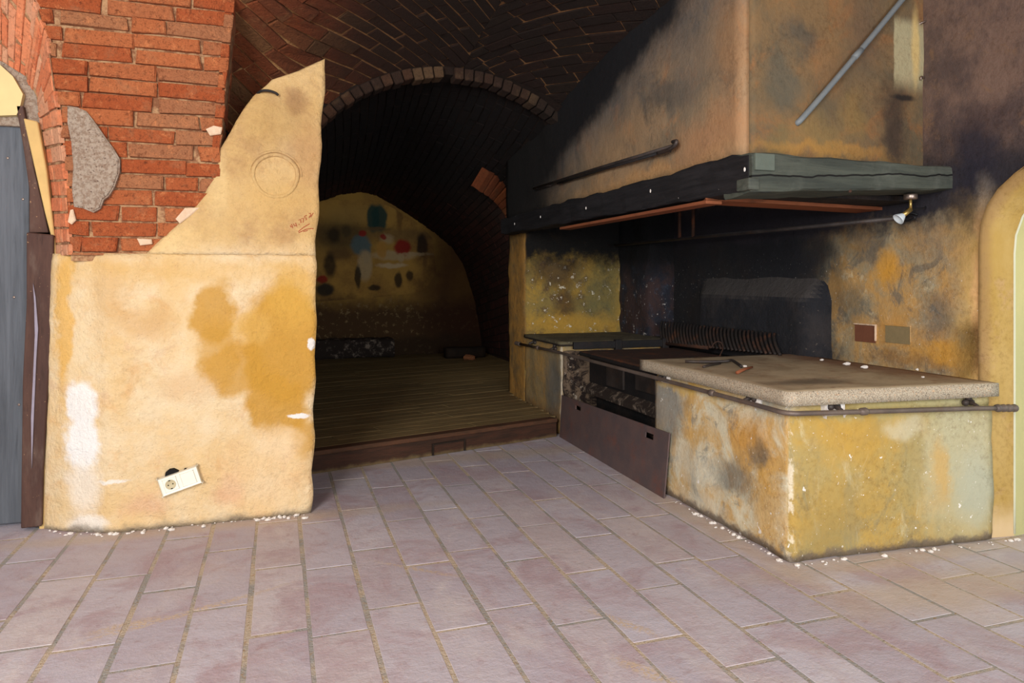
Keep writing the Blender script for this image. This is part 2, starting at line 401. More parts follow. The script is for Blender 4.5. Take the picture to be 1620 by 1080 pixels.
def beamx(M, c):
    c = M.mix(M.math('MULTIPLY', M.ss(M.noise(3, 5, .7), .5, .7), .4), c, (98, 100, 92))
    v = M.math('ABSOLUTE', M.math('SUBTRACT', M.math('ADD', M.sep(2), M.math('MULTIPLY', M.noise(7, 3, .6, M.stretch((.6, 0, 0))), .05)), M.math('ADD', M.math('MULTIPLY', M.sep(0), .055), 1.435)))
    return M.mix(M.ss(v, .0055, .002), c, (14, 13, 12))
m_beam = wood('weathered_grey_green_beam', (82, 86, 76), (58, 62, 56), (.22, 1, 2.6), 10, beamx)
def sp(M, c): return M.mix(M.ss(M.noise(26, 2, .4), .77, .79), c, (210, 206, 200))
m_beam_black = wood('charred_black_beam', (44, 42, 44), (24, 23, 25), (1, .25, 2.4), 10, sp)
m_lining = wood('red_brown_lining_board', (150, 88, 56), (124, 70, 46), (.4, .4, 1), 6)
m_oldwood = wood('dark_old_timber', (46, 34, 24), (30, 23, 17), (1, .3, 1), 8)

# --- hood, hearth and right wall: smoke-stained plaster
def soot_plaster(name, build, bdist=.016, strength=.6):
    M = Mat(name); c = grain(M, build(M)); return M.done(c, .9, plaster_bump(M, 55, 8), bdist, strength, spec=.25)
BLK = (26, 25, 27)
def b_hood_left(M):
    c = M.mix(M.ss(M.noise(2.2, 6, .65, dist=.5), .36, .64), (152, 126, 96), (122, 108, 88))
    c = M.mix(M.math('MULTIPLY', M.ss(M.noise(4.5, 6, .7, dist=.7), .5, .7), .7), c, (86, 82, 74))
    c = M.mix(M.math('MULTIPLY', M.ss(M.noise(5.5, 6, .7, dist=.4), .54, .7), .5), c, (170, 118, 74))
    X = 1.8
    c = stains_x(M, c, X, [(1130, 215, 60, 40, (172, 126, 86), .6, .6), (1000, 290, 120, 22, (182, 140, 92), .7, .8), (960, 235, 50, 40, (160, 130, 96), .7, .6), (1060, 150, 45, 28, (70, 70, 68), .6, .7), (1160, 60, 30, 80, (150, 112, 76), .7, .6), (1095, 90, 40, 60, (110, 100, 88), .7, .6)], .14, 5)
    # the smoke line below the vault and the blackened far end
    v = on_x(930, 185, X); q = on_x(1075, 0, X)
    s = (q.z - v.z) / (q.y - v.y)
    d = M.math('SUBTRACT', M.sep(2), M.math('ADD', M.math('MULTIPLY', M.math('SUBTRACT', M.sep(1), v.y), s), v.z))
    d = M.math('ADD', d, M.math('MULTIPLY', M.math('SUBTRACT', M.noise(5, 5, .6), .5), .22))
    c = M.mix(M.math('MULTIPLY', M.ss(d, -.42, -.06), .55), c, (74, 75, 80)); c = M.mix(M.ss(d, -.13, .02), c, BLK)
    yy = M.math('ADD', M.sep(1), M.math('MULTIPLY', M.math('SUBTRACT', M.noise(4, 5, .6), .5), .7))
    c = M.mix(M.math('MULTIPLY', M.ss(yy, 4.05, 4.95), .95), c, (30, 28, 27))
    e = M.math('ADD', M.math('ABSOLUTE', M.math('SUBTRACT', M.sep(1), 2.41)), M.math('MULTIPLY', M.noise(14), .02))
    return M.mix(M.math('MULTIPLY', M.ss(e, .022, .012), .6), c, (190, 166, 128))
m_hood_left = soot_plaster('smoked_tan_plaster', b_hood_left)
def b_hood_front(M):
    c = M.mix(M.ss(M.noise(2.6, 6, .65, dist=.5), .36, .64), (124, 98, 66), (96, 84, 64))
    c = M.mix(M.math('MULTIPLY', M.ss(M.noise(5, 6, .7, dist=.7), .5, .68), .6), c, (142, 96, 56))
    Y = 2.48
    c = stains_y(M, c, Y, [(1265, 65, 40, 26, (74, 72, 64), .6, .75), (1225, 130, 30, 40, (82, 82, 72), .6, .6), (1300, 110, 40, 40, (136, 100, 64), .7, .6), (1370, 50, 40, 60, (92, 74, 60), .7, .6), (1290, 215, 60, 26, (132, 108, 64), .7, .6), (1350, 175, 26, 30, (150, 120, 62), .7, .55),
        (1340, 150, 50, 50, (108, 88, 62), .8, .5), (1425, 200, 34, 60, (62, 50, 42), .6, .9), (1220, 230, 20, 40, (110, 96, 62), .6, .6), (1300, 240, 130, 10, (170, 124, 58), .8, .6)], .12, 6)
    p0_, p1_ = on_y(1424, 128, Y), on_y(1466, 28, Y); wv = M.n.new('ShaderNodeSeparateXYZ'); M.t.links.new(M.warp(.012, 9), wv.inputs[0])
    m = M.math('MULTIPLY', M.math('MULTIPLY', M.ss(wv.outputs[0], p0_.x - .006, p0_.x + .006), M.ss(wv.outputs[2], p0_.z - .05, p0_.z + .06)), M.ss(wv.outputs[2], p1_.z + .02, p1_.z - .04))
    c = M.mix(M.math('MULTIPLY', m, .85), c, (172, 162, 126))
    return stains_y(M, c, Y, [(1464, 70, 9, 55, (206, 176, 112), .5, .8), (1442, 151, 26, 5, (34, 30, 28), .5, .9)], .015, 12)  # pale worn edge, and the shadow below the bright rectangle, painted in
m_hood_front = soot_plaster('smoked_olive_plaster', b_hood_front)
M = Mat('soot_black'); m_soot = M.done(M.mix(M.ss(M.noise(5, 6, .7), .4, .75), (18, 17, 18), (52, 40, 34)), .85, M.noise(30, 6, .7), .015, .7)
def b_wall_right(M):
    X = 2.875
    c = M.mix(M.ss(M.noise(4.5, 6, .7, dist=.6), .38, .62), (190, 148, 88), (162, 148, 118))
    c = M.mix(M.math('MULTIPLY', M.ss(M.noise(7, 6, .7, dist=.8), .5, .64), .75), c, (112, 106, 94))
    c = M.mix(M.math('MULTIPLY', M.ss(M.noise(11, 6, .7), .56, .7), .6), c, (206, 188, 152))
    c = stains_x(M, c, X, [(1405, 425, 22, 30, (210, 150, 50), .5, .8), (1375, 385, 28, 30, (96, 84, 70), .6, .6), (1350, 480, 24, 30, (110, 108, 94), .6, .6), (1495, 500, 34, 34, (104, 102, 96), .6, .7), (1500, 560, 60, 14, (206, 150, 54), .7, .7), (1410, 525, 60, 20, (200, 146, 70), .7, .5), (1530, 420, 24, 60, (186, 148, 104), .7, .6), (1470, 380, 40, 40, (142, 120, 92), .7, .6), (1430, 570, 70, 10, (150, 110, 60), .7, .6)], .10, 7)
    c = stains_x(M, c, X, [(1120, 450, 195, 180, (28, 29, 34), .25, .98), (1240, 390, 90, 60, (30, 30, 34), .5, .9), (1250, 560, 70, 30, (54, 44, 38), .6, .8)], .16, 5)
    zz = M.math('ADD', M.sep(2), M.math('MULTIPLY', M.math('SUBTRACT', M.noise(4, 6, .65), .5), .35))
    up = M.mix(M.ss(M.noise(3.5, 6, .7), .4, .65), (114, 92, 80), (86, 71, 66))
    up = M.mix(M.math('MULTIPLY', M.ss(M.noise(9, 6, .7, dist=.6), .55, .72), .7), up, (124, 96, 72))
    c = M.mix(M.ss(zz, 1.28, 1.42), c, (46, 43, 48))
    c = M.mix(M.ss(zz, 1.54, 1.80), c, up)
    c = stains_x(M, c, X, [(1545, 245, 34, 60, (36, 35, 46), .6, .85), (1580, 180, 40, 26, (60, 48, 50), .7, .5)], .10, 6)
    jm = M.math('ADD', M.sep(1), M.math('MULTIPLY', M.math('SUBTRACT', M.noise(6, 5, .65), .5), .20)); c = M.mix(M.math('MULTIPLY', M.math('MULTIPLY', M.ss(jm, 2.46, 2.27), M.ss(zz, 1.5, 1.25)), .9), c, (178, 146, 84))
    en = M.vmath('LENGTH', M.vmath('MULTIPLY', M.vmath('SUBTRACT', M.warp(.05, 6), (0, 1.35, .6)), (0, 1 / .87, 1 / 1.1)))
    c = M.mix(M.math('MULTIPLY', M.math('MULTIPLY', M.ss(en, 1.20, 1.06), M.ss(M.sep(2), .9, 1.25)), .8), c, (150, 122, 84))
    c = stains_x(M, c, 2.86, [(1556, 310, 14, 26, (150, 138, 122), .8, .4), (1552, 480, 14, 120, (206, 160, 110), .6, .7)], .05, 10)
    return M.mix(M.math('MULTIPLY', M.math('MULTIPLY', M.ss(M.noise(80, 3, .6), .69, .72), M.ss(zz, 1.3, 1.1)), .7), c, (214, 206, 196))
m_wall_right = soot_plaster('smoked_right_wall', b_wall_right)
def b_block(M):
    # left side (x = 1.888): grey cream, ochre scrubbing; front (y = 2.27): ochre running to grey
    a = M.mix(M.ss(M.noise(4.2, 6, .7, dist=.7), .4, .6), (210, 202, 174), (198, 160, 98))
    a = M.mix(M.math('MULTIPLY', M.ss(M.noise(6, 6, .72, dist=.6), .54, .66), .8), a, (128, 128, 120))
    a = stains_x(M, a, 1.888, [(1055, 640, 26, 60, (134, 134, 128), .5, .85), (1100, 740, 40, 30, (208, 204, 184), .7, .6), (1190, 690, 30, 40, (196, 140, 56), .6, .6), (1215, 800, 24, 60, (194, 150, 72), .6, .7), (1160, 755, 30, 26, (96, 98, 96), .6, .7), (1200, 720, 14, 24, (88, 86, 78), .6, .6), (1110, 800, 40, 18, (206, 200, 180), .6, .6), (1210, 640, 26, 18, (170, 170, 156), .6, .7), (1090, 612, 60, 10, (208, 170, 90), .7, .7)], .10, 7)
    f = M.mix(M.ss(M.noise(4, 6, .7, dist=.5), .38, .62), (178, 146, 76), (166, 146, 92))
    f = M.mix(M.math('MULTIPLY', M.ss(M.noise(7, 7, .75, M.stretch((1, 1, .6)), .6), .50, .66), .75), f, (142, 132, 98)); f = M.mix(M.math('MULTIPLY', M.ss(M.noise(6, 7, .75, M.stretch((1.4, 1, .5)), .9), .54, .70), .7), f, (196, 184, 146))
    f = stains_y(M, f, 2.272, [(1340, 690, 70, 36, (186, 146, 62), .6, .7), (1500, 720, 78, 120, (180, 174, 142), .55, .85), (1520, 760, 40, 50, (170, 172, 152), .6, .7), (1430, 710, 20, 90, (156, 140, 92), .6, .6), (1470, 740, 16, 50, (196, 152, 72), .6, .6), (1330, 800, 60, 40, (164, 138, 78), .7, .6), (1300, 850, 40, 30, (132, 118, 76), .7, .5), (1420, 670, 30, 16, (196, 188, 160), .6, .6), (1420, 640, 200, 12, (170, 160, 112), .7, .6)], .09, 7)
    yy = M.math('ADD', M.sep(1), M.math('MULTIPLY', M.noise(10), .02))
    c = M.mix(M.ss(yy, 2.288, 2.308), f, a)
    ed = M.vmath('LENGTH', M.vmath('MULTIPLY', M.vmath('SUBTRACT', M.warp(.012, 20), (1.888, 2.272, 0)), (1, 1, 0)))
    c = M.mix(M.math('MULTIPLY', M.math('MULTIPLY', M.ss(ed, .022, .010), M.ss(M.noise(16, 4, .7), .45, .55)), .85), c, (222, 210, 184))
    zz = M.math('ADD', M.sep(2), M.math('MULTIPLY', M.noise(12, 5, .7), .10))
    c = M.mix(M.math('MULTIPLY', M.ss(zz, .10, .066), .8), c, (104, 92, 84))
    c = M.mix(M.math('MULTIPLY', M.ss(M.noise(70, 3, .6), .68, .71), .8), c, (224, 218, 204))
    return M.mix(M.math('MULTIPLY', M.ss(M.noise(30, 2, .4), .735, .75), .9), c, (230, 226, 218))
m_block = soot_plaster('scrubbed_ochre_hearth_plaster', b_block)
def b_ledge(M):
    c = M.mix(M.ss(M.noise(4, 6, .7, dist=.6), .38, .62), (186, 146, 84), (150, 130, 92))
    c = M.mix(M.math('MULTIPLY', M.ss(M.noise(6, 6, .7, dist=.5), .52, .68), .7), c, (136, 128, 112))
    c = stains_x(M, c, 1.888, [(876, 612, 12, 50, (96, 96, 92), .6, .8), (815, 560, 14, 90, (190, 138, 56), .6, .7)], .08, 8)
    e = M.math('ADD', M.math('ABSOLUTE', M.math('SUBTRACT', M.sep(1), 4.61)), M.math('MULTIPLY', M.noise(20), .05))
    c = M.mix(M.math('MULTIPLY', M.math('MULTIPLY', M.ss(e, .06, .035), M.ss(M.sep(0), 1.905, 1.893)), .8), c, (208, 196, 174))
    zz = M.math('ADD', M.sep(2), M.math('MULTIPLY', M.noise(12, 5, .7), .12))
    c = M.mix(M.math('MULTIPLY', M.ss(zz, .27, .18), .5), c, (110, 76, 44))
    return c
m_ledge = soot_plaster('ochre_ledge_plaster', b_ledge)
def b_alcove(M):
    c = M.mix(M.ss(M.noise(5, 6, .7, dist=.6), .4, .6), (170, 136, 60), (138, 118, 66))
    c = M.mix(M.math('MULTIPLY', M.ss(M.noise(8, 6, .7), .5, .62), .8), c, (96, 74, 50))
    c = stains_y(M, c, 5.36, [(950, 470, 30, 50, (98, 96, 66), .6, .7), (990, 460, 10, 60, (190, 158, 88), .5, .7), (880, 430, 40, 24, (66, 46, 38), .6, .7), (895, 480, 20, 26, (70, 46, 34), .6, .7), (910, 512, 90, 12, (184, 142, 58), .7, .7)], .10, 7)
    chip = M.ss(M.noise(16, 5, .75), .60, .64)
    zc = M.sep(2)
    c = M.mix(M.math('MULTIPLY', M.math('MULTIPLY', chip, M.ss(zc, 1.32, 1.1)), .9), c, (218, 208, 184))
    zz = M.math('ADD', zc, M.math('MULTIPLY', M.math('SUBTRACT', M.noise(6, 6, .7), .5), .4))
    c = M.mix(M.ss(zz, 1.12, 1.34), c, (22, 20, 18))
    side = M.mix(M.ss(M.noise(5, 6, .7), .4, .64), (178, 132, 66), (134, 108, 68))
    side = M.mix(M.math('MULTIPLY', M.ss(M.noise(11, 5, .7), .55, .7), .6), side, (104, 92, 70))
    side = M.mix(M.math('MULTIPLY', M.ss(zz, 1.28, 1.8), .8), side, (72, 58, 42))
    return M.mix(M.ss(M.sep(1), 5.365, 5.40), c, side)
m_alcove = soot_plaster('flaking_alcove_plaster', b_alcove, .02, .9)
def b_niche(M):
    c = M.mix(M.ss(M.noise(5, 6, .65, M.stretch((1, 1, .4))), .38, .64), (170, 138, 72), (180, 150, 90))
    c = M.mix(M.math('MULTIPLY', M.ss(M.noise(6, 5, .7), .55, .7), .6), c, (184, 150, 112))
    xx = M.math('ADD', M.sep(0), M.math('MULTIPLY', M.math('SUBTRACT', M.noise(10, 5, .7), .5), .05)); c = M.mix(M.math('MULTIPLY', M.ss(xx, 2.905, 2.86), .65), c, (146, 116, 80))
    zz = M.math('ADD', M.sep(2), M.math('MULTIPLY', M.noise(9), .1))
    return M.mix(M.math('MULTIPLY', M.ss(zz, .22, .08), .6), c, (222, 196, 160))
m_niche = soot_plaster('yellow_niche_plaster', b_niche, .01, .4)
M = Mat('pale_green_reveal'); m_reveal = M.done(M.mix(M.ss(M.noise(4, 5, .6, M.stretch((1, 1, .3))), .35, .65), (176, 172, 122), (188, 180, 126)), .9, plaster_bump(M), .01, .4)
M = Mat('white_bead'); m_bead = M.done(M.mix(M.noise(8), (212, 210, 186), (190, 194, 166)), .8, M.noise(40), .006, .5)
# --- fire place innards, stone and iron
def iron(name, c1, c2, rust, k=.5, rough=.62, metal=.35):
    M = Mat(name); c = M.mix(M.ss(M.noise(7, 5, .65), .35, .7), c1, c2)
    c = M.mix(M.math('MULTIPLY', M.ss(M.noise(9, 6, .75), .48, .7), k), c, rust)
    return M.done(c, rough, M.noise(60, 4, .7), .003, .6, metal=metal, spec=.4)
m_panel = iron('dark_steel_sheet', (92, 80, 80), (108, 88, 84), (120, 78, 66), .7, .5, .2)
m_iron = iron('black_wrought_iron', (52, 47, 45), (74, 66, 62), (86, 62, 46), .5, .55, .4)
m_railiron = iron('worn_rail_iron', (92, 82, 76), (116, 102, 92), (110, 80, 58), .4, .5, .3)
m_rust = iron('rusty_iron', (70, 44, 30), (48, 32, 26), (128, 70, 36), .6, .8, .1)
m_grate = iron('sooted_grate_iron', (44, 36, 32), (30, 27, 26), (104, 60, 34), .55, .75, .1)
m_dark = iron('black_iron', (34, 31, 31), (24, 23, 24), (60, 42, 32), .5, .7, .2)
M = Mat('grey_conduit'); m_conduit = M.done(M.mix(M.noise(20, 4, .6), (98, 106, 110), (120, 124, 124)), .5, M.noise(60), .002, .4)
M = Mat('firebox_rubble')
c = M.mix(M.ss(M.noise(7, 6, .75, dist=.6), .44, .56), (128, 108, 88), (44, 34, 30)); c = M.mix(M.ss(M.noise(18, 5, .7), .60, .66), c, (190, 176, 158))
m_rubble = M.done(c, .95, M.noise(22, 6, .8), .03, .9)
M = Mat('ash_crust'); m_ash = M.done(M.mix(M.ss(M.noise(11, 6, .75), .5, .66), (52, 42, 36), (150, 134, 118)), .95, M.noise(22, 6, .8), .02, .8)
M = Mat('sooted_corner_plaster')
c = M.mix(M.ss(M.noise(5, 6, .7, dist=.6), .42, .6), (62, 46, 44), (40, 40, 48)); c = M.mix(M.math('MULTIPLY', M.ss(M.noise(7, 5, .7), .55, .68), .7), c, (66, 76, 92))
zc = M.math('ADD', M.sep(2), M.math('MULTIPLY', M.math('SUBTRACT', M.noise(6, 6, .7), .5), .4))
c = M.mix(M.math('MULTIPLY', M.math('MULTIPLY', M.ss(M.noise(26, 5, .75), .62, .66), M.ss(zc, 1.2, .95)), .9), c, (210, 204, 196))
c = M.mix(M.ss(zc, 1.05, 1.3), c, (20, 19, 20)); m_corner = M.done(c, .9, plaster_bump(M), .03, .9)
M = Mat('granite_slab')
v = M.n.new('ShaderNodeTexVoronoi'); v.inputs['Scale'].default_value = 190; M.t.links.new(M.pos, v.inputs['Vector'])
c = M.mix(M.ss(v.outputs['Distance'], .1, .8), (190, 178, 156), (150, 136, 116)); r_ = M.noise(150, 3, .7)
c = M.mix(M.ss(r_, .6, .66), c, (70, 62, 56)); c = M.mix(M.ss(M.noise(120, 2, .5), .62, .7), c, (196, 160, 124))
topc = M.mix(M.ss(M.noise(4, 6, .65, dist=.6), .36, .66), (178, 162, 134), (152, 136, 110))
topc = M.mix(M.math('MULTIPLY', M.ss(M.noise(9, 6, .75), .52, .68), .6), topc, (122, 80, 50))
topc = M.mix(M.math('MULTIPLY', M.blob((2.78, 3.0, .67), (.13, .7, 1), .7, .14, 7), .7), topc, (104, 58, 34))
topc = M.mix(M.math('MULTIPLY', M.blob((2.12, 2.44, .67), (.16, .07, 1), .7, .06, 7), .7), topc, (78, 68, 58))
topc = M.mix(M.math('MULTIPLY', M.ss(M.noise(90, 3, .6), .68, .71), .6), topc, (190, 150, 110))
nz = M.n.new('ShaderNodeSeparateXYZ'); M.t.links.new(M.geo.outputs['True Normal'], nz.inputs[0])
c = M.mix(M.ss(nz.outputs[2], .6, .9), c, topc)
m_granite = M.done(c, .75, M.noise(120, 4, .7), .003, .5)
M = Mat('dusty_ledge_stone')
c = M.mix(M.ss(M.noise(6, 6, .7), .4, .64), (96, 88, 66), (70, 62, 50)); c = M.mix(M.math('MULTIPLY', M.ss(M.noise(50, 3, .6), .66, .7), .7), c, (170, 160, 140))
c = M.mix(M.ss(nz.outputs[2] if False else M.sep(2), .652, .640), c, (44, 36, 32))
m_ledge_stone = M.done(c, .9, M.noise(50, 4, .7), .006, .6)
M = Mat('smoked_fireback')
c = M.mix(M.ss(M.noise(4, 6, .7), .4, .65), (34, 34, 38), (50, 46, 46)); s2 = M.n.new('ShaderNodeSeparateXYZ'); M.t.links.new(M.geo.outputs['True Normal'], s2.inputs[0])
c = M.mix(M.math('MULTIPLY', M.ss(s2.outputs[2], .2, .5), .7), c, (76, 70, 66))
c = M.mix(M.math('MULTIPLY', M.ss(M.noise(60, 3, .6), .68, .72), .5), c, (120, 108, 96))
m_fireback = M.done(c, .9, M.noise(18, 6, .7), .02, .7)
M = Mat('back_room_plaster')
c = M.mix(M.ss(M.noise(2.5, 6, .65), .38, .64), (176, 136, 62), (150, 112, 56))
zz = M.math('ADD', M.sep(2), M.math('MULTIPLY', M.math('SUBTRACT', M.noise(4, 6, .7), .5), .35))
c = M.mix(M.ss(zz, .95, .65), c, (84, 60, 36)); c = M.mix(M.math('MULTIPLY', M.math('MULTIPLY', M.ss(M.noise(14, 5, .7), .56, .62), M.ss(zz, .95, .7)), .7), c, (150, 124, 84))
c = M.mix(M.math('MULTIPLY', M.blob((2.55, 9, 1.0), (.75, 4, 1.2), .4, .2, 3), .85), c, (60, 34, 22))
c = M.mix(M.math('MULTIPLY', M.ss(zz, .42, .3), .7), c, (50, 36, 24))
m_backwall = M.done(c, .95, plaster_bump(M), .02, .6)
def flat(name, col, rough=.8, metal=0.0, n=30, var=.85, extra=None):
    M = Mat(name); return M.done(M.mix(M.noise(n, 4, .6), col, tuple(int(x * var) for x in col)), rough, M.noise(n * 3, 3, .6), .002, .4, metal=metal, extra=extra)
m_socket = flat('cream_white_plastic', (232, 228, 212), .35, 0, 20, .96)
m_socket_dark = flat('black_hole', (20, 18, 17), .9)
m_brass = flat('brushed_brass', (190, 160, 96), .35, .8)
m_nickel = flat('tarnished_nickel', (150, 132, 120), .35, .8)
m_shade = flat('frosted_glass_reflector', (206, 214, 218), .4, .0, 20, .95)
m_red = flat('red_pencil', (172, 62, 38), .8)
m_cable = flat('black_cable', (26, 25, 26), .6)

# ================================================================== SETTING
# ---- floor: clay pavers laid in long rows with sandy joints
fl = struct('floor', box((-3.0, -2.5, -.12), (4.6, 10.2, -.0008)), m_joint)
OFF = {0: 2.095, 1: 2.227, 2: 2.01, 3: 2.097, 4: 1.93, 5: 1.751, 6: 2.079, 7: 1.731, 8: 1.70, 9: 1.846, 10: 1.595, 11: 2.026, 12: 1.809, -1: 2.159, -2: 2.40, -3: 2.07, -4: 2.244, -5: 2.294, -6: 3.052}
bm = bmesh.new(); PER = .531; g = .0075
for k in range(-14, 22):
    y0 = OFF.get(k, 1.7 + random.random() * .5) % PER - 3 * PER - .9
    xa, xb = .094 + .1842 * k + g, .094 + .1842 * (k + 1) - g
    y = y0
    while y < 4.75:
        j = [random.uniform(-.0025, .0025) for _ in range(6)]
        add_box(bm, (xa + j[0], y + g + j[1], -.03), (xb + j[2], y + PER - g + j[3], random.uniform(-.0003, .0008)), .0008, 1)
        y += PER
obj('paving', bm, m_paver, fl)

# ---- left pier: brick core with exposed bricks, plaster coats
PR = [(0, .150), (.4, .160), (.75, .166), (1.0, .172), (1.2, .168), (1.4, .178), (1.6, .188), (1.85, .200), (2.05, .212), (2.2, .214)]
BR = [(1.69, -.251), (2.38, -.192), (3.2, -.14)]
AR = [(1.2, -.847), (1.484, -.859), (1.805, -.89), (2.124, -.929), (2.28, -.976), (2.6, -1.16), (2.9, -1.5)]
bm = bmesh.new()
add_box(bm, (-.70, 3.53, 0), (-.25, 3.75, 3.0)); 
core = struct('wall_left', bm, m_mortar)
bm, g_ = grid(lambda a, b: Vector((lerp(interp(AR, lerp(1.18, 2.9, b)), interp(BR, lerp(1.18, 2.9, b)), a), 3.492, lerp(1.18, 2.9, b))), 6, 30)
bmesh.ops.reverse_faces(bm, faces=bm.faces)
r = bmesh.ops.extrude_face_region(bm, geom=bm.faces[:])
for v in r['geom']:
    if isinstance(v, bmesh.types.BMVert): v.co.y += .16
bmesh.ops.recalc_face_normals(bm, faces=bm.faces)
for v in bm.verts: v.co.y += 0
obj('mortar_bed', bm, m_mortar, core)
rb = random.Random(3); bm = bmesh.new()
brick_patch(bm, lambda u, v: (Vector((u, 3.484, v)), Vector((0, -1, 0))), (-1.25, 1.205, .05, 2.75), .27, .0690, .009, .010, 0, .007, .05, .007, 0, rb,
            keep=lambda u, v: interp(AR, v) - .12 < u < interp(BR, v) + .12)
for v in bm.verts:               # cut the bricks off along the two arrises
    v.co.x = max(min(v.co.x, interp(BR, v.co.z) + .004 * math.sin(v.co.z * 40)), interp(AR, v.co.z) + .002)
    if v.co.y < 3.48: v.co.y += fbm(v.co, 22, 2) * .012
obj('exposed_bricks', bm, m_brick, core)
# right flank of the brick pier above the wing
def flank(u, v): return Vector((interp(BR, v) - .004, 3.47 + u, v)), Vector((1, 0, 0))
bm = bmesh.new(); brick_patch(bm, flank, (.0, 1.55, .30, 2.8), .27, .069, .011, .004, 0, .004, .03, .004, 0, random.Random(8)); obj('flank_bricks', bm, m_brick, core)
# splayed door reveal in paler brick, turning into the door arch
ARC = [(-.847, 1.205), (-.859, 1.484), (-.89, 1.805), (-.929, 2.124), (-.976, 2.28), (-1.10, 2.50), (-1.40, 2.72), (-1.9, 2.86)]
BKC = [(-.956, 1.205), (-.968, 1.502), (-1.005, 1.811), (-1.025, 1.92), (-1.065, 2.005), (-1.161, 2.064), (-1.5, 2.15), (-2.0, 2.2)]
def crv(C, t):
    t = min(max(t, 0), 1) * (len(C) - 1); i = min(int(t), len(C) - 2); f = t - i; return lerp(C[i][0], C[i + 1][0], f), lerp(C[i][1], C[i + 1][1], f)
RL = 1.95
def reveal(u, v):
    a = crv(ARC, v / RL); b = crv(BKC, v / RL); t = u / .22
    p = Vector((lerp(a[0], b[0], t), lerp(3.474, 3.665, t), lerp(a[1], b[1], t)))
    return p
def reveal_n(u, v):
    p = reveal(u, v); du = reveal(u + .01, v) - reveal(u - .01, v); dv = reveal(u, min(v + .01, RL)) - reveal(u, max(v - .01, 0))
    n = du.cross(dv).normalized()
    return p, (n if n.dot(Vector((0, 0, EYE)) - p) > 0 else -n)
bm, g_ = grid(lambda a, b: reveal(a * .22, b * RL), 4, 40); obj('reveal_mortar', bm, m_mortar, core)
bm = bmesh.new(); brick_patch(bm, reveal_n, (0, 0, .22, RL), .125, .066, .008, .006, 0, .003, .012, .004, 0, random.Random(5)); obj('reveal_bricks', bm, m_brick_pale, core)
# wall above and behind the door
bm = box((-3.0, 3.672, 1.78), (-.90, 3.80, 3.0)); struct('trim_1', bm, m_roughcast)
poly = [on_y(a, b, 3.655) for a, b in ((-60, 95), (0, 102), (22, 122), (38, 150), (33, 172), (28, 183), (-60, 186))]
struct('trim_2', prism([(p.x, p.z) for p in poly], 1, 3.64, 3.68), flat('cream_yellow_plaster', (226, 204, 146), .9, 0, 6, .86))
# lower plaster coat, a little proud, then the upper coat running out to the right
PLAN = [(-1.01, 3.635), (-.892, 3.550), (-.80, 3.506), (-.744, 3.482), (-.70, 3.458), (.2, P1)]
def yl(x, z): return interp(PLAN, x) + (.010 * max(0, (z - 1.185)) / .03 if z > 1.185 else 0)
LL = [(0, -1.0), (.5, -.975), (.8, -.965), (1.22, -.945)]
zs = [i * .02 for i in range(61)] + [1.214]
def edge(z): return interp(PR, z) + .004 * math.sin(z * 23) + .004 * fbm((0, 0, z), 9, 4)
low = obj('lower_plaster', ruled_panel(zs, lambda z: interp(LL, z) + .006 * fbm((0, 0, z), 8), edge, yl, .10, 60, .007, 1), m_plaster, core, True)
bm = box((-.70, 3.53, 0), (.135, 3.62, 1.2)); obj('wing_core', bm, m_mortar, core)
cur = [on_y(a, b, 3.47) for a, b in ((228, 402), (275, 360), (310, 325), (342, 272), (350, 235), (373, 190), (400, 152), (430, 125), (470, 112), (515, 92))]
CL = sorted((p.z, p.x) for p in cur)
zt = CL[-1][0]; z2 = [1.214 + i * (zt - .002 - 1.214) / 55 for i in range(56)]
upl = obj('upper_plaster', ruled_panel(z2, lambda z: min(interp(CL, z) + .007 * fbm((0, 0, z), 11, 3), edge(z) - .002), edge, lambda x, z: 3.460 + .010 * max(0, 1 - (x - interp(CL, z)) / .08), .13, 40, .005, 2), m_plaster, core, True)
# round plastered-over flue on the wing
pc = on_y(436, 278, 3.462); bm = bmesh.new(); ring = []
for k in range(37):
    a = k * 2 * math.pi / 36; ring.append(Vector((pc.x + .098 * math.cos(a) * (1 + .03 * math.sin(3 * a)), 3.4615, pc.z + .098 * math.sin(a))))
add_tube(bm, ring, .0105, 6, False); add_tube(bm, [p + Vector(((p.x - pc.x) * .16, .002, (p.z - pc.z) * .16)) for p in ring[:24]], .007, 6)
obj('round_flue_rim', bm, m_plaster, upl, True)
# red pencil figures on the wing
def wing_y(p): return 3.460 + .010 * max(0, 1 - (p.x - interp(CL, p.z)) / .08) + fbm((p.x, 0, p.z), 4, 2) * .005 + fbm((p.x, 0, p.z), 18, 2) * .005 * .35
def stroke(bm, pts):
    q = [on_y(a, b, 3.459) for a, b in pts]; add_tube(bm, [Vector((p.x, wing_y(p) - .0012, p.z)) for p in q], .0016, 5)
bm = bmesh.new()
def z_(x, y): return (440 + x / 21.6, 320 + y / 21.6)
for s in ([(415, 780), (430, 850), (470, 830)], [(455, 740), (500, 880)], [(520, 730), (560, 810), (620, 790)], [(590, 700), (640, 830)], [(705, 740), (720, 770)],
          [(700, 610), (770, 580), (780, 710)], [(790, 560), (870, 545), (850, 690)], [(980, 440), (890, 490), (900, 530), (960, 530), (970, 590), (930, 600)], [(1050, 380), (1110, 370), (1120, 430), (1050, 520), (1130, 480), (1200, 360)],
          [(690, 1000), (860, 860), (1080, 730)], [(700, 1040), (950, 920), (1150, 890), (1210, 900)], [(860, 1000), (1010, 960)]):
    stroke(bm, [z_(*p) for p in s])
obj('pencil_figures', bm, m_red, upl)
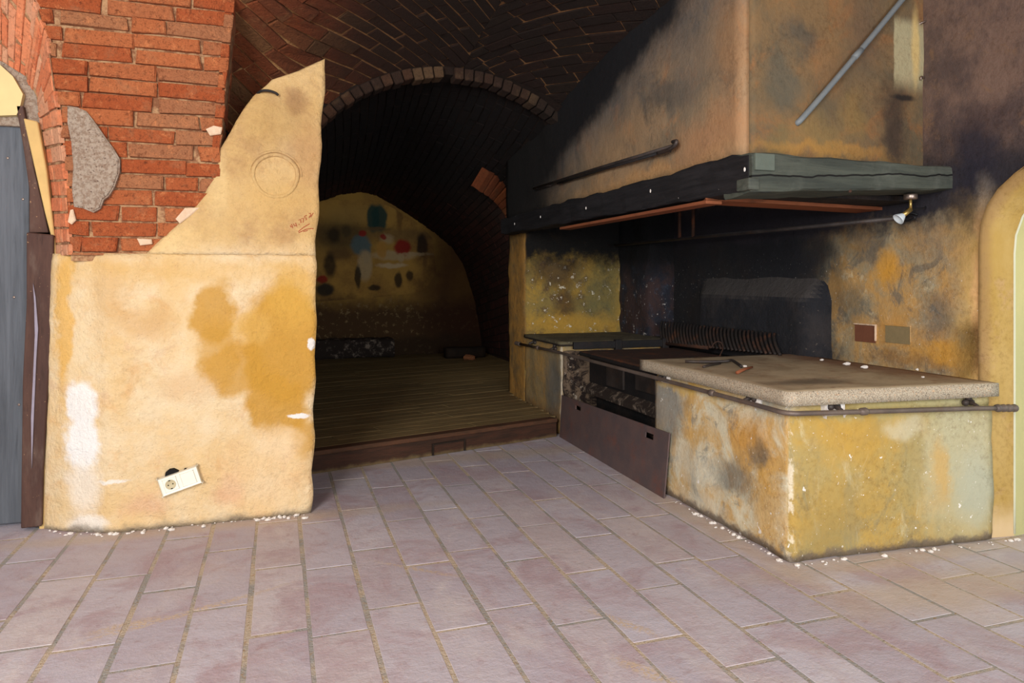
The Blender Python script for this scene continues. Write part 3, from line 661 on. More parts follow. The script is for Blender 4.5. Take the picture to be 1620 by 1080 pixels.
# coarse mortar patch over the bricks
def slab_y(px, y, t, m, name, par, bev=.006):
    P = [on_y(a, b, y) for a, b in px]; bm = prism([(p.x + random.uniform(-.004, .004), p.z + random.uniform(-.004, .004)) for p in P], 1, y, y + t)
    bmesh.ops.bevel(bm, geom=[e for e in bm.edges if abs(e.verts[0].co.y - y) < 1e-6 and abs(e.verts[1].co.y - y) < 1e-6], offset=bev, segments=2, affect='EDGES')
    bmesh.ops.triangulate(bm, faces=[f for f in bm.faces if len(f.verts) > 4]); return obj(name, bm, m, par)
slab_y(((105, 165), (122, 168), (137, 176), (152, 196), (166, 216), (180, 234), (188, 252), (189, 272), (181, 296), (172, 310), (162, 315), (158, 328), (146, 335), (130, 330), (117, 326), (112, 300), (114, 262), (112, 225), (106, 195)), 3.452, .03, m_roughcast, 'roughcast_patch', core)
slab_y(((108, 352), (112, 332), (117, 330), (118, 348), (112, 354)), 3.458, .02, m_lump, 'lime_lump', core, .003)
slab_y(((278, 345), (292, 330), (315, 328), (300, 342), (284, 352)), 3.461, .02, m_lump, 'lime_lump', core, .003)
slab_y(((216, 377), (238, 378), (240, 386), (222, 388)), 3.461, .02, m_lump, 'lime_lump', core, .003)
slab_y(((325, 205), (338, 198), (350, 200), (348, 212), (332, 214)), 3.455, .02, m_lump, 'lime_lump', core, .003)

# ---- door with frame (left)
d1 = struct('door_1', bmesh.new(), m_door)
rr = random.Random(2)
for i in range(5):
    x1 = -1.062 - i * .165; x0 = x1 - .163
    bm = box((x0, 3.70, .012), (x1, 3.735, 1.865), .004); obj('door_plank', bm, m_door, d1)
for (px, py) in ((12, 250), (36, 315), (30, 640), (22, 470)):
    p = on_y(px, py, 3.70); bm = bmesh.new(); bmesh.ops.create_uvsphere(bm, u_segments=8, v_segments=5, radius=.006)
    for v in bm.verts: v.co = Vector((v.co.x, v.co.y * .5, v.co.z)) + p
    obj('door_nail', bm, m_nickel, d1)
fr = struct('trim_3', bmesh.new(), m_jamb)
Pq = lambda l, y: [(p.x, p.z) for p in (on_y(a, b, y) for a, b in l)]
bm = prism(Pq([(46, 368), (88, 372), (87, 470), (80, 600), (72, 740), (70, 828), (37, 832), (40, 600), (46, 480)], 3.635), 1, 3.60, 3.72)
bmesh.ops.bevel(bm, geom=bm.edges[:], offset=.004, segments=1, affect='EDGES'); obj('lower_post', bm, m_jamb, fr)
bm = prism(Pq([(27, 168), (38, 168), (56, 270), (70, 330), (78, 368), (48, 368), (48, 300), (38, 230)], 3.655), 1, 3.64, 3.72)
bmesh.ops.bevel(bm, geom=bm.edges[:], offset=.003, segments=1, affect='EDGES'); obj('upper_post', bm, m_jamb, fr)
bm = prism(Pq([(53, 448), (57, 470), (61, 520), (58, 570), (55, 640), (51, 740), (50, 660), (53, 600), (56, 530), (55, 480)], 3.60), 1, 3.592, 3.602)
obj('scuffed_strip', bm, flat('lilac_worn_wood', (150, 142, 156), .8), fr)
bm = prism(Pq([(42, 190), (64, 195), (78, 270), (90, 370), (98, 440), (95, 560), (88, 700), (84, 838), (66, 838), (70, 720), (78, 600), (86, 480), (86, 378), (76, 340), (60, 270)], 3.66), 1, 3.618, 3.70)
bmesh.ops.bevel(bm, geom=bm.edges[:], offset=.004, segments=1, affect='EDGES'); obj('yellow_plaster_strip', bm, flat('pale_yellow_plaster', (216, 180, 116), .9, 0, 14, .84), fr)

# ---- bay vault in herringbone brick, with the arch ring in front of the dark back room
XC = 1.12
def ywall(x): return 4.20 + (x - .2) * .17            # slanting face of the arch
RI, ZI = 1.195, 1.17
ZR0 = RI + .075
def zring(x):
    d = (x - XC) / ZR0; a = ZI + ZR0 * math.sqrt(max(.0, 1 - d * d)); return .5 * (a + 1.9 + math.sqrt((a - 1.9) ** 2 + .006))
def zfront(x): return 2.60 - (.04 if x < XC else .30) * (x - XC) ** 2
def yfr(x): return 2.75
def vprof(x, f):                 # f 0..1 from the ring towards the viewer
    ph = f * math.pi / 2; yr = ywall(x) + .03
    return Vector((x, yr - (yr - yfr(x)) * lerp(f, 1 - math.cos(ph), .45), lerp(zring(x), zfront(x), math.sin(ph))))
_tab = {}
def vtab(x):
    k = round(x, 3)
    if k not in _tab:
        P = [vprof(k, i / 40) for i in range(41)]; L = [0]
        for p, q in zip(P, P[1:]): L.append(L[-1] + (q - p).length)
        _tab[k] = L
    return _tab[k]
def vpt(x, v):                   # v = arc length from the ring
    L = vtab(x); v = max(0, v)
    for i in range(40):
        if v <= L[i + 1] or i == 39: return vprof(x, (i + (v - L[i]) / (L[i + 1] - L[i])) / 40)
def vfn(u, v):
    p = vpt(u, v); n = (vpt(u + .01, v) - vpt(u - .01, v)).cross(vpt(u, v + .01) - vpt(u, max(0, v - .01))).normalized()
    if n.z > 0: n = -n
    return p, n
XL, XRT = -.262, 1.86
ce = struct('ceiling', grid(lambda a, b: vprof(lerp(XL, XRT, a), b) + Vector((0, 0, .018 * math.exp(-((lerp(XL, XRT, a) - .06) / .17) ** 2))), 90, 60)[0], m_mortar_soot)
bm = bmesh.new()
brick_patch(bm, vfn, (XL, 0, XC, 2.0), .28, .070, .009, .0065, math.radians(-50), .004, .012, .004, 0, random.Random(11), keep=lambda u, v: v < vtab(u)[-1])
brick_patch(bm, vfn, (XC, 0, XRT, 2.0), .28, .070, .009, .0065, math.radians(60), .004, .012, .004, 0, random.Random(12), keep=lambda u, v: v < vtab(u)[-1])
obj('vault_bricks', bm, m_brick_vault, ce)
# flat unseen ceiling in front of the bay, added to cut top light
struct('trim_4', box((-3.0, -2.5, 3.0), (4.6, 4.8, 3.1)), m_mortar_soot)
# arch ring of bricks on edge
bm = bmesh.new(); rr = random.Random(4); n = 58
for i in range(n):
    a0 = math.radians(-92 + 184 * i / n); a1 = math.radians(-92 + 184 * (i + 1) / n) - .0075
    j = rr.uniform(-.008, .008); q = []
    for (rad, a) in ((RI + j, a0), (RI + j, a1), (RI + .068, a1), (RI + .068, a0)):
        q.append((XC + rad * math.sin(a), ZI + rad * math.cos(a)))
    if q[0][0] > 1.84 or i == 27: continue
    b2 = bmesh.new(); yy = ywall(q[0][0]); prism(q, 1, yy - .02 + rr.uniform(-.006, .006), yy + .11, b2)
    bmesh.ops.bevel(b2, geom=b2.edges[:], offset=.006, segments=1, affect='EDGES')
    me = D.meshes.new('t'); b2.to_mesh(me); b2.free(); bm.from_mesh(me); D.meshes.remove(me)
ringo = struct('trim_5', bm, m_brick_ring)
# spandrel wall behind the ring (keeps the back room dark), pierced by the arch
bm = bmesh.new(); N_ = 40; In = []; Ou = []
for i in range(N_ + 1):
    a = math.radians(-100 + 200 * i / N_); x, z = XC + (RI + .03) * math.sin(a), ZI + (RI + .03) * math.cos(a)
    if a < -math.pi / 2 or a > math.pi / 2: z = ZI - (abs(a) - math.pi / 2) * 6.5; x = XC + (RI + .03) * (1 if a > 0 else -1)
    In.append((x, max(z, 0))); k = 2.2 / max(abs(math.sin(a)), .70 if abs(a) < .8 else .72)
    Ou.append((max(-3.0, min(3.1, XC + 3.0 * math.sin(a))), min(3.0, max(0, ZI + 3.2 * math.cos(a))) if abs(a) < math.pi / 2 else max(z, 0)))
def P3(p, d): return (p[0], ywall(p[0]) + d, p[1])
for d0 in (.02, .20):
    A = [bm.verts.new(P3(p, d0)) for p in In]; B = [bm.verts.new(P3(p, d0)) for p in Ou]
    for i in range(N_):
        if min(A[i].co.x, A[i + 1].co.x) < 1.80: bm.faces.new([A[i], A[i + 1], B[i + 1], B[i]])
    if d0 == .02: A0 = A
for i in range(N_):
    if min(A[i].co.x, A[i + 1].co.x) < 1.80: bm.faces.new([A0[i], A0[i + 1], A[i + 1], A[i]])
for v in list(bm.verts):
    v.co.x = min(v.co.x, 1.80)
    if not v.link_faces: bm.verts.remove(v)
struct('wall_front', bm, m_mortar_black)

# ---- back room: barrel vault, end wall, planked platform
YB = 9.2
BKP = [(-.42, .13), (-.36, .9), (-.15, 1.45), (.15, 1.83), (.45, 2.06), (.75, 2.18), (1.0, 2.22), (1.2, 2.19), (1.45, 2.05), (1.74, 1.87), (1.97, 1.72), (2.2, 1.53), (2.36, 1.29), (2.45, 1.02), (2.52, .79), (2.6, .33), (2.62, .1)]
FRP = []
for i in range(17):
    a = math.radians(-90 + 180 * i / 16); FRP.append((XC + 1.36 * math.sin(a), (1.10 + 1.36 * math.cos(a)) if 0 < i < 16 else .1))
SL = 4.9
def bv(u, v):
    t = u / SL; f = crv(FRP, t); b = crv(BKP, t); k = (v - 4.3) / (YB - 4.3); k2 = min(1, max(0, k)) ** .7
    return Vector((lerp(f[0], b[0], k2), v, lerp(f[1], b[1], k2)))
def bvn(u, v):
    p = bv(u, v); n = (bv(min(u + .02, SL), v) - bv(max(u - .02, 0), v)).cross(bv(u, min(v + .02, YB)) - bv(u, v - .02)).normalized()
    c_ = Vector((1.1, v, 1.0)) - p
    return p, (n if n.dot(c_) > 0 else -n)
bm = grid(lambda a, b: bv(a * SL, lerp(4.36, YB + .02, b)), 48, 30)[0]
bmesh.ops.delete(bm, geom=[f for f in bm.faces if f.calc_center_median().x > 1.84 and f.calc_center_median().y < 5.75], context='FACES')
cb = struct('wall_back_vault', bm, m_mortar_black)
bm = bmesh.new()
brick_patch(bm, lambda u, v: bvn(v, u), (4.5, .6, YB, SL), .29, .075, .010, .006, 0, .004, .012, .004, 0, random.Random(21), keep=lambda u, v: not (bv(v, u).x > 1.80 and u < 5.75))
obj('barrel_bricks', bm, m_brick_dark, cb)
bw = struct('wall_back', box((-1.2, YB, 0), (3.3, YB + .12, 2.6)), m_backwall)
# side arch in the back room's right-hand wall, brick coloured lighter to look lit
bm = bmesh.new()
LA, LB = Vector((1.70, 6.02, 1.955)), Vector((2.19, 6.42, 1.60))
for i in range(9):
    t = i / 8; p = LA.lerp(LB, t) + Vector((.03, 0, .055)) * math.sin(math.pi * t)
    tan = (LB - LA).normalized() * 1.0 + Vector((0, 0, .35 * math.cos(math.pi * t))); tan.normalize()
    nrm_ = Vector((-.28, -.93, -.22)); nrm_ = (nrm_ - tan * nrm_.dot(tan)).normalized()
    rad_ = tan.cross(nrm_); rad_ = rad_ if rad_.z > 0 else -rad_
    add_obox(bm, p + rad_ * .03, tan, rad_, nrm_, .058, .19, .10, .006)
struct('trim_6', bm, m_brick_warm)
# painted patches on the end wall (plain colour fields)
mural = thing('wall_painting', 'faded painting of loose colour patches on the ochre end wall of the back room', 'painting', (.9, YB - .004, 1.2))
M = Mat('faded_wall_paint')
c = M.mix(M.ss(M.noise(3, 6, .65), .38, .64), (184, 140, 66), (156, 116, 58))
och, teal, gb, crm, red, blk, olv = (190, 138, 64), (40, 66, 58), (92, 108, 106), (188, 160, 116), (150, 36, 28), (30, 26, 24), (78, 64, 40)
c = stains_y(M, c, YB, [(540, 372, 46, 26, olv, .5, .8), (640, 372, 60, 10, (120, 92, 54), .6, .7), (560, 340, 40, 14, (170, 134, 70), .6, .6), (600, 345, 12, 22, teal, .2, .95), (590, 345, 10, 22, teal, .2, .95), (632, 336, 5, 30, (120, 86, 44), .4, .8), (596, 362, 22, 3, (110, 84, 50), .5, .8),
    (528, 372, 10, 12, blk, .5, .7), (548, 366, 7, 10, olv, .4, .8), (612, 378, 10, 8, crm, .5, .8), (536, 402, 20, 10, (104, 76, 44), .5, .8), (522, 420, 9, 20, blk, .4, .8),
    (571, 388, 15, 17, gb, .25, .95), (580, 404, 6, 14, gb, .3, .9), (577, 420, 12, 24, crm, .25, .9), (566, 438, 5, 18, blk, .3, .85), (592, 455, 10, 5, blk, .3, .85), (574, 369, 6, 5, red, .3, .9),
    (622, 404, 34, 7, crm, .35, .85), (604, 394, 8, 14, och, .3, .9), (637, 392, 13, 13, red, .25, .95), (634, 408, 6, 7, crm, .3, .9), (630, 442, 6, 12, blk, .3, .85), (648, 436, 5, 8, blk, .3, .8), (606, 374, 5, 4, red, .3, .9),
    (668, 388, 9, 18, blk, .3, .9), (660, 402, 26, 3, crm, .4, .8), (672, 412, 3, 12, (130, 96, 52), .4, .8), (510, 442, 8, 6, red, .3, .9), (514, 458, 14, 10, (30, 34, 34), .3, .9), (620, 420, 22, 4, (206, 180, 140), .4, .8)], .035, 9)
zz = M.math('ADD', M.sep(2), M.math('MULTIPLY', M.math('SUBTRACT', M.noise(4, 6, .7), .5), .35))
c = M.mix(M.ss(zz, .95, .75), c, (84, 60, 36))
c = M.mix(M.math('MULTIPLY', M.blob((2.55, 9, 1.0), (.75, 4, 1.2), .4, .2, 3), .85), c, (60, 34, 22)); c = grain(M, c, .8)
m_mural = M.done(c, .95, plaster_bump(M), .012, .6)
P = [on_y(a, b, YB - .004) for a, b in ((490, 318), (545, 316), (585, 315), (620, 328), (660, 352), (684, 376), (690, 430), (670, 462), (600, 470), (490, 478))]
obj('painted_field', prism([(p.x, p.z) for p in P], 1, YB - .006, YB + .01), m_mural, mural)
# platform
dv = Vector((.965, .266, 0)).normalized(); nv_ = Vector((-dv.y, dv.x, 0)); p0 = Vector((.193, 4.149, 0))
def along(s, d, z): q = p0 + dv * s + nv_ * d; return Vector((q.x, q.y, z))
pl = struct('floor_platform', bmesh.new(), m_plank)
bm = bmesh.new(); rr = random.Random(6)
for i in range(46):
    d0 = .075 + i * .118; d1 = d0 + .114
    s0 = -.9 if i > 1 else -.75; s1 = 6.0
    def xlim(s, d):
        q = along(s, d, 0); return q.x <= (1.885 if q.y < 5.83 else 2.62) and q.y < YB and q.x > -.75
    while s1 > s0 and not (xlim(s1, d0) and xlim(s1, d1)): s1 -= .01
    while s0 < s1 and not (xlim(s0, d0) and xlim(s0, d1)): s0 += .02
    if s1 - s0 < .15: continue
    cuts = [s0] + sorted(rr.uniform(s0 + .5, s1 - .3) for _ in range(1)) + [s1] if s1 - s0 > 1.2 else [s0, s1]
    for a, b in zip(cuts, cuts[1:]):
        add_obox(bm, along((a + b) / 2, (d0 + d1) / 2, .118 + rr.uniform(-.001, .001)), dv, nv_, (0, 0, 1), b - a - .004, d1 - d0, .026, .003)
obj('planks', bm, m_plank, pl)
bm = bmesh.new(); add_obox(bm, along(.42, .030, .118), dv, nv_, (0, 0, 1), 2.60, .085, .028, .007); obj('nosing', bm, m_nosing, pl)
bm = bmesh.new(); add_obox(bm, along(.42, .012, .052), dv, nv_, (0, 0, 1), 2.60, .024, .102, .004); obj('riser', bm, m_riser, pl)
vt = thing('step_vent', 'small dark rectangular wooden cover set in the front of the step', 'vent', along(.86, -.005, .004))
bm = bmesh.new(); add_obox(bm, along(.86, -.006, .040), dv, nv_, (0, 0, 1), .215, .006, .062, .002); obj('cover_board', bm, m_riser, vt)
bm = bmesh.new()
for s in (-1, 1): add_obox(bm, along(.86 + s * .113, -.008, .040), dv, nv_, (0, 0, 1), .010, .014, .070, .002)
add_obox(bm, along(.86, -.008, .074), dv, nv_, (0, 0, 1), .236, .014, .008, .002); obj('cover_rim', bm, m_oldwood, vt)

# ---- right wall with the arched window niche, hearth alcove pier
def xw(y): return 2.86 + .027 * (y - 2.2)
ARCHN = [(2.222, 0), (2.222, .7), (2.222, 1.22), (2.215, 1.30), (2.185, 1.38), (2.14, 1.44), (2.07, 1.495), (1.92, 1.58), (1.7, 1.66), (1.4, 1.70), (1.1, 1.66), (.8, 1.55), (.6, 1.40), (.5, 1.2), (.47, .7), (.47, 0)]
out = [(5.9, 0), (5.9, 3.0), (-2.5, 3.0), (-2.5, 0)]
bm = bmesh.new()
NY = 48
# wall sheet as a strip grid above / beside the niche opening
ARCHW = [(1.35 + (p[0] - 1.35) * 1.04, (.6 + (p[1] - .6) * 1.04) if p[1] > 0 else 0) for p in ARCHN]
YN0, YN1 = ARCHW[-1][0], ARCHW[0][0]
def ztop_niche(y):
    if y >= YN1 + .001 or y <= YN0 - .001: return 0
    return interp(sorted(p for p in ARCHW if p[1] >= 1.2), y)
ys = sorted([5.9, 5.4, 4.9, 4.6, 4.3, 4.0, 3.7, 3.4, 3.1, 2.8, 2.6, 2.4, YN1 + .0015, YN0 - .0015, .2, -.4, -1.2, -2.5] + [p[0] for p in ARCHW if p[1] >= 1.2] + [lerp(p[0], q[0], .5) for p, q in zip(ARCHW, ARCHW[1:]) if min(p[1], q[1]) >= 1.2], reverse=True)
prev = None
for y in ys:
    z0 = ztop_niche(y); colv = []
    for j in range(25):
        z = max(z0, 3.0 * j / 24); colv.append(bm.verts.new((xw(y) + .006 * fbm((0, y, z), 4, 9), y, z)))
    if prev:
        for j in range(24): bm.faces.new([prev[j], prev[j + 1], colv[j + 1], colv[j]])
    prev = colv
wr = struct('wall_right', bm, m_wall_right, None, True)
def sweep(prof, x0, x1, dy0, dy1):
    b = bmesh.new(); cy, cz = 1.35, .6
    A = [b.verts.new((x0, cy + (p[0] - cy) * dy0, cz + (p[1] - cz) * dy0 if p[1] > 0 else 0)) for p in prof]
    B = [b.verts.new((x1, cy + (p[0] - cy) * dy1, cz + (p[1] - cz) * dy1 if p[1] > 0 else 0)) for p in prof]
    for i in range(len(prof) - 1): b.faces.new([A[i], A[i + 1], B[i + 1], B[i]])
    return b
dense = []
for a, b in zip(ARCHN, ARCHN[1:]):
    for k in range(4): dense.append((lerp(a[0], b[0], k / 4), lerp(a[1], b[1], k / 4)))
dense.append(ARCHN[-1])
bm = bmesh.new(); rings_ = []
for (x, k) in ((2.92, 1.08), (2.858, 1.045), (2.864, 1.028), (2.874, 1.014), (2.890, 1.004), (2.91, .998), (3.0, .985)):
    rings_.append([bm.verts.new((x, 1.35 + (p[0] - 1.35) * k, .6 + (p[1] - .6) * k if p[1] > 0 else 0)) for p in dense])
for A_, B_ in zip(rings_, rings_[1:]):
    for i in range(len(dense) - 1): bm.faces.new([A_[i], A_[i + 1], B_[i + 1], B_[i]])
obj('niche_jamb', bm, m_niche, wr, True)
bm = bmesh.new(); cy, cz = 1.35, .6
add_tube(bm, [Vector((3.0, cy + (p[0] - cy) * .985, cz + (p[1] - cz) * .985 if p[1] > 0 else .01)) for p in dense], .005, 6); obj('niche_bead', bm, m_bead, wr, True)
obj('niche_reveal', sweep(dense, 3.0, 3.62, .985, 1.0), m_reveal, wr, True)
wi = struct('window_1', bmesh.new(), m_bead)
bm = bmesh.new()
for z in (.0, .55, 1.1, 1.6): add_box(bm, (3.60, .5, z), (3.64, 2.22, z + .05))
for y in (.5, 1.05, 1.6, 2.17): add_box(bm, (3.60, y, 0), (3.64, y + .05, 1.65))
obj('window_frame', bm, m_bead, wi)

bm = rough_box((1.888, 5.36, .0), (2.95, 5.84, 2.6), .06, .012, .03, 5, 4)
for v in bm.verts:
    if v.co.x < 2.2 and v.co.z < 1.5: v.co.x += .0
struct('wall_alcove', bm, m_alcove, None, True)
bm = rough_box((2.72, 4.85, .58), (2.98, 5.40, 2.2), .05, .02, .05, 6, 5)
struct('trim_7', bm, m_corner, None, True)
# closing walls out of sight (they only keep stray daylight out of the back room)
struct('wall_side_left', box((-1.2, 4.45, 0), (-1.1, YB, 2.6)), m_mortar_black)

# ---- chimney hood and its beams
hood = thing('chimney_hood', 'big smoke-stained plaster chimney hood hanging over the raised hearth', 'chimney hood', (1.8, 2.41, 1.6))
HX, HY0, HY1 = 1.80, 2.41, 2.548
def hood_left(a, b):
    y, z = lerp(HY0 + .022, 5.60, a), lerp(1.595, 3.0, b); e = .012 * fbm((0, y, z), 2.5, 6)
    return Vector((HX + e * min(1, a * 12), y, z))
def hood_front(a, b):
    x, z = lerp(HX + .003, 2.90, a), lerp(1.595, 3.0, b); e = .010 * fbm((x, 0, z), 2.5, 7)
    return Vector((x, lerp(HY0 - .004, HY1, a) + e * min(1, max(0, (a - .1) * 6)), z))
def shell(fn, off, nu, nv):
    bm, g = grid(fn, nu, nv); bm2 = bm
    G = [[bm.verts.new(v.co + off) for v in row] for row in g]
    for i in range(nu):
        for j in range(nv): bm.faces.new([G[i][j], G[i][j + 1], G[i + 1][j + 1], G[i + 1][j]])
    for i in range(nu):
        bm.faces.new([g[i][0], G[i][0], G[i + 1][0], g[i + 1][0]]); bm.faces.new([g[i][nv], g[i + 1][nv], G[i + 1][nv], G[i][nv]])
    for j in range(nv):
        bm.faces.new([g[0][j], g[0][j + 1], G[0][j + 1], G[0][j]]); bm.faces.new([g[nu][j], G[nu][j], G[nu][j + 1], g[nu][j + 1]])
    bmesh.ops.recalc_face_normals(bm, faces=bm.faces); return bm
obj('left_side', shell(hood_left, Vector((.07, 0, 0)), 40, 24), m_hood_left, hood, True)
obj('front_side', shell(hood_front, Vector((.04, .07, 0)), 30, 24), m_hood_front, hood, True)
obj('inner_lining', shell(lambda a, b: Vector((lerp(HX + .08, 2.86, a), lerp(HY0, HY1, a) + .09, lerp(1.60, 3.0, b))), Vector((0, .02, 0)), 4, 4), m_soot, hood)
obj('inner_side_lining', shell(lambda a, b: Vector((HX + .075, lerp(2.55, 5.36, a), lerp(1.60, 3.0, b))), Vector((.02, 0, 0)), 4, 4), m_soot, hood)

def timber(lo_fn, n, m, name, lab):
    """lo_fn(t) -> (list of 4 corner points) along the timber; worn wavy edges"""
    bm = bmesh.new(); rings = []
    for i in range(n + 1):
        t = i / n; q = lo_fn(t); R = []
        for k in range(4):
            a, b = q[k], q[(k + 1) % 4]
            for f in (.06, .35, .65, .94):
                p = a.lerp(b, f); cc = (q[0] + q[1] + q[2] + q[3]) / 4
                p = p + (p - cc) * (-.02 if f in (.06, .94) else 0) + (p - cc).normalized() * fbm(p, 6, k) * .008
                R.append(bm.verts.new(p))
        rings.append(R)
    m_ = len(rings[0])
    for a, b in zip(rings, rings[1:]):
        for i in range(m_): bm.faces.new([a[i], a[(i + 1) % m_], b[(i + 1) % m_], b[i]])
    bm.faces.new(rings[0][::-1]); bm.faces.new(rings[-1]); bmesh.ops.recalc_face_normals(bm, faces=bm.faces)
    return bm
V = Vector
fb = thing('front_beam', 'weathered grey-green timber beam with a long crack along the front of the hood', 'beam', (2.3, 2.37, 1.43))
def fbq(t):
    x = lerp(1.768, 2.895, t); y = lerp(2.345, 2.388, t); zb = lerp(1.448, 1.503, t); ztp = 1.606 + .006 * math.sin(t * 21) * (.5 if t > .03 else 0)
    return [V((x, y, zb)), V((x, y, ztp)), V((x, y + .19, ztp - .005)), V((x, y + .19, zb - .02 * (1 - t)))]
obj('timber', timber(fbq, 30, m_beam, '', ''), m_beam, fb)
bm = box((1.776, 2.333, 1.53), (1.868, 2.352, 1.597), .004); obj('corner_plate', bm, flat('grey_green_plate', (92, 100, 90), .8), fb)
bm = box((1.748, 2.338, 1.452), (1.80, 2.42, 1.500), .006); obj('corner_block', bm, m_beam, fb)
for (px, py) in ((1270, 258), (1370, 258), (1345, 302), (1455, 280)):
    p = on_y(px, py, 2.362 + (px - 1200) * .00009); bm = bmesh.new(); bmesh.ops.create_uvsphere(bm, u_segments=8, v_segments=5, radius=.008)
    for v in bm.verts: v.co = V((v.co.x, v.co.y * .6, v.co.z)) + p
    obj('nail_head', bm, m_rust, fb)
lb = thing('side_beam', 'soot-blackened timber beam along the left side of the hood, running back to the vault', 'beam', (1.78, 3.9, 1.45))
def lbq(t):
    y = lerp(2.364, 5.62, t); x = 1.762; zb = lerp(1.450, 1.475, t); ztp = 1.606 + .012 * fbm((0, y, 0), 3.1, 3) * min(1, t * 8) + .006 * fbm((0, y, 0), 11, 5)
    return [V((x, y, zb)), V((x, y, ztp)), V((x + .12, y, ztp)), V((x + .12, y, zb))]
obj('timber', timber(lbq, 60, m_beam_black, '', ''), m_beam_black, lb)
for (px, py) in ((1178, 268), (1029, 302), (927, 329), (855, 343), (814, 354)):
    p = on_x(px, py, 1.757); bm = bmesh.new(); bmesh.ops.create_uvsphere(bm, u_segments=8, v_segments=5, radius=.0062)
    for v in bm.verts: v.co = V((v.co.x * .5, v.co.y, v.co.z * (1.5))) + p
    obj('lime_drip', bm, m_lime, lb)
o = obj('lining_board', box((1.768, 2.66, 1.430), (1.850, 4.35, 1.446), .003), m_lining); settle(o, (1.81, 3.5, 1.430)); tag(o, 'red-brown board nailed under the blackened left beam', 'board')
bm = prism([(1.77, 2.665), (2.88, 2.79), (2.88, 2.96), (1.85, 2.835)], 2, 1.448, 1.464); o = obj('lining_board', bm, m_lining); settle(o, (2.3, 2.8, 1.448)); tag(o, 'red-brown board under the hood behind the grey-green front beam', 'board')
# dark underside between front beam and board
bm = prism([(1.88, 2.55), (2.88, 2.58), (2.88, 2.79), (1.77, 2.665)], 2, 1.466, 1.49); obj('soffit', bm, m_soot, hood)

# ================================================================== HEARTH
he = thing('masonry_hearth', 'raised plastered masonry hearth with scrubbed ochre and grey sides under the hood', 'hearth', (2.3, 3.6, 0))
bm = rough_box((1.888, 2.272, 0), (2.87, 3.325, .572), .035, .008, .012, 6, 1)
for v in bm.verts:
    if v.co.z < .1: v.co.x -= .004 * (1 - v.co.z / .1); v.co.y -= .004 * (1 - v.co.z / .1)
def skew(bm):
    for v in bm.verts:
        if v.co.y < 2.8: v.co.y -= .075 * (v.co.x - 1.888)
    return bm
obj('front_block', skew(bm), m_block, he, True)
obj('slab_bed', skew(rough_box((1.905, 2.290, .560), (2.87, 3.325, .611), .035, .004, .012, 6, 2)), m_block, he, True)
obj('rear_block', rough_box((1.888, 4.61, 0), (2.75, 5.40, .632), .04, .010, .02, 6, 3), m_ledge, he, True)
obj('rear_wall', box((2.60, 3.30, 0), (2.87, 4.63, .56)), m_rubble, he)
obj('inner_cheek', rough_box((1.90, 4.585, .05), (2.30, 4.64, .60), .03, .012, .01, 9, 7), m_rubble, he, True)
obj('pit_base', box((1.93, 3.32, 0), (2.65, 4.62, .06)), m_soot, he)
# granite slab
o = obj('granite_slab', skew(rough_box((1.858, 2.243, .611), (2.862, 3.425, .669), .05, .0012, .003, 7, 1)), m_granite, None, True)
bm_ = None; settle(o, (2.36, 2.83, .611)); tag(o, 'thick speckled granite slab with dusty top on the front of the hearth', 'slab')
# rear ledge stone
o = obj('ledge_slab', rough_box((1.870, 4.585, .632), (2.80, 5.37, .664), .06, .003, .008, 6, 6), m_ledge_stone, None, True); settle(o, (2.3, 5, .632)); tag(o, 'dark dusty stone slab on the rear ledge of the hearth', 'slab')
ib = thing('iron_bar', 'flat black iron bar with two straps along the rear ledge edge', 'bar', (2.3, 4.57, .61))
obj('bar', box((1.96, 4.555, .612), (2.76, 4.582, .662), .003), m_dark, ib)
for x in (2.28, 2.66): obj('strap', box((x, 4.545, .585), (x + .05, 4.586, .672), .004), m_dark, ib)
# iron firebox under a rusty hotplate
fx = thing('iron_firebox', 'rusty iron firebox with hotplate in the open middle of the hearth', 'firebox', (2.3, 3.96, .06))
obj('hotplate', box((2.0, 3.335, .590), (2.74, 4.53, .604), .002), m_rust, fx)
obj('edge_bar', tube([(2.01, 3.335, .575), (2.01, 4.55, .585)], .016, 8), m_dark, fx)
obj('front_plate', box((2.085, 3.335, .38), (2.10, 4.57, .58), .002), m_dark, fx)
obj('hatch', box((2.065, 3.62, .43), (2.083, 3.86, .55), .004), m_iron, fx)
obj('hatch', box((2.065, 4.02, .40), (2.083, 4.26, .53), .004), m_iron, fx)
bm = prism([(2.11, .39), (2.04, .340), (2.04, .31), (2.11, .31)], 1, 3.335, 4.57); obj('ash_ledge', bm, m_ash, fx)
obj('lower_bar', tube([(1.985, 3.335, .225), (1.985, 4.58, .235)], .017, 8), m_iron, fx)
obj('back_plate', box((2.14, 3.335, .06), (2.16, 4.57, .33)), m_soot, fx)
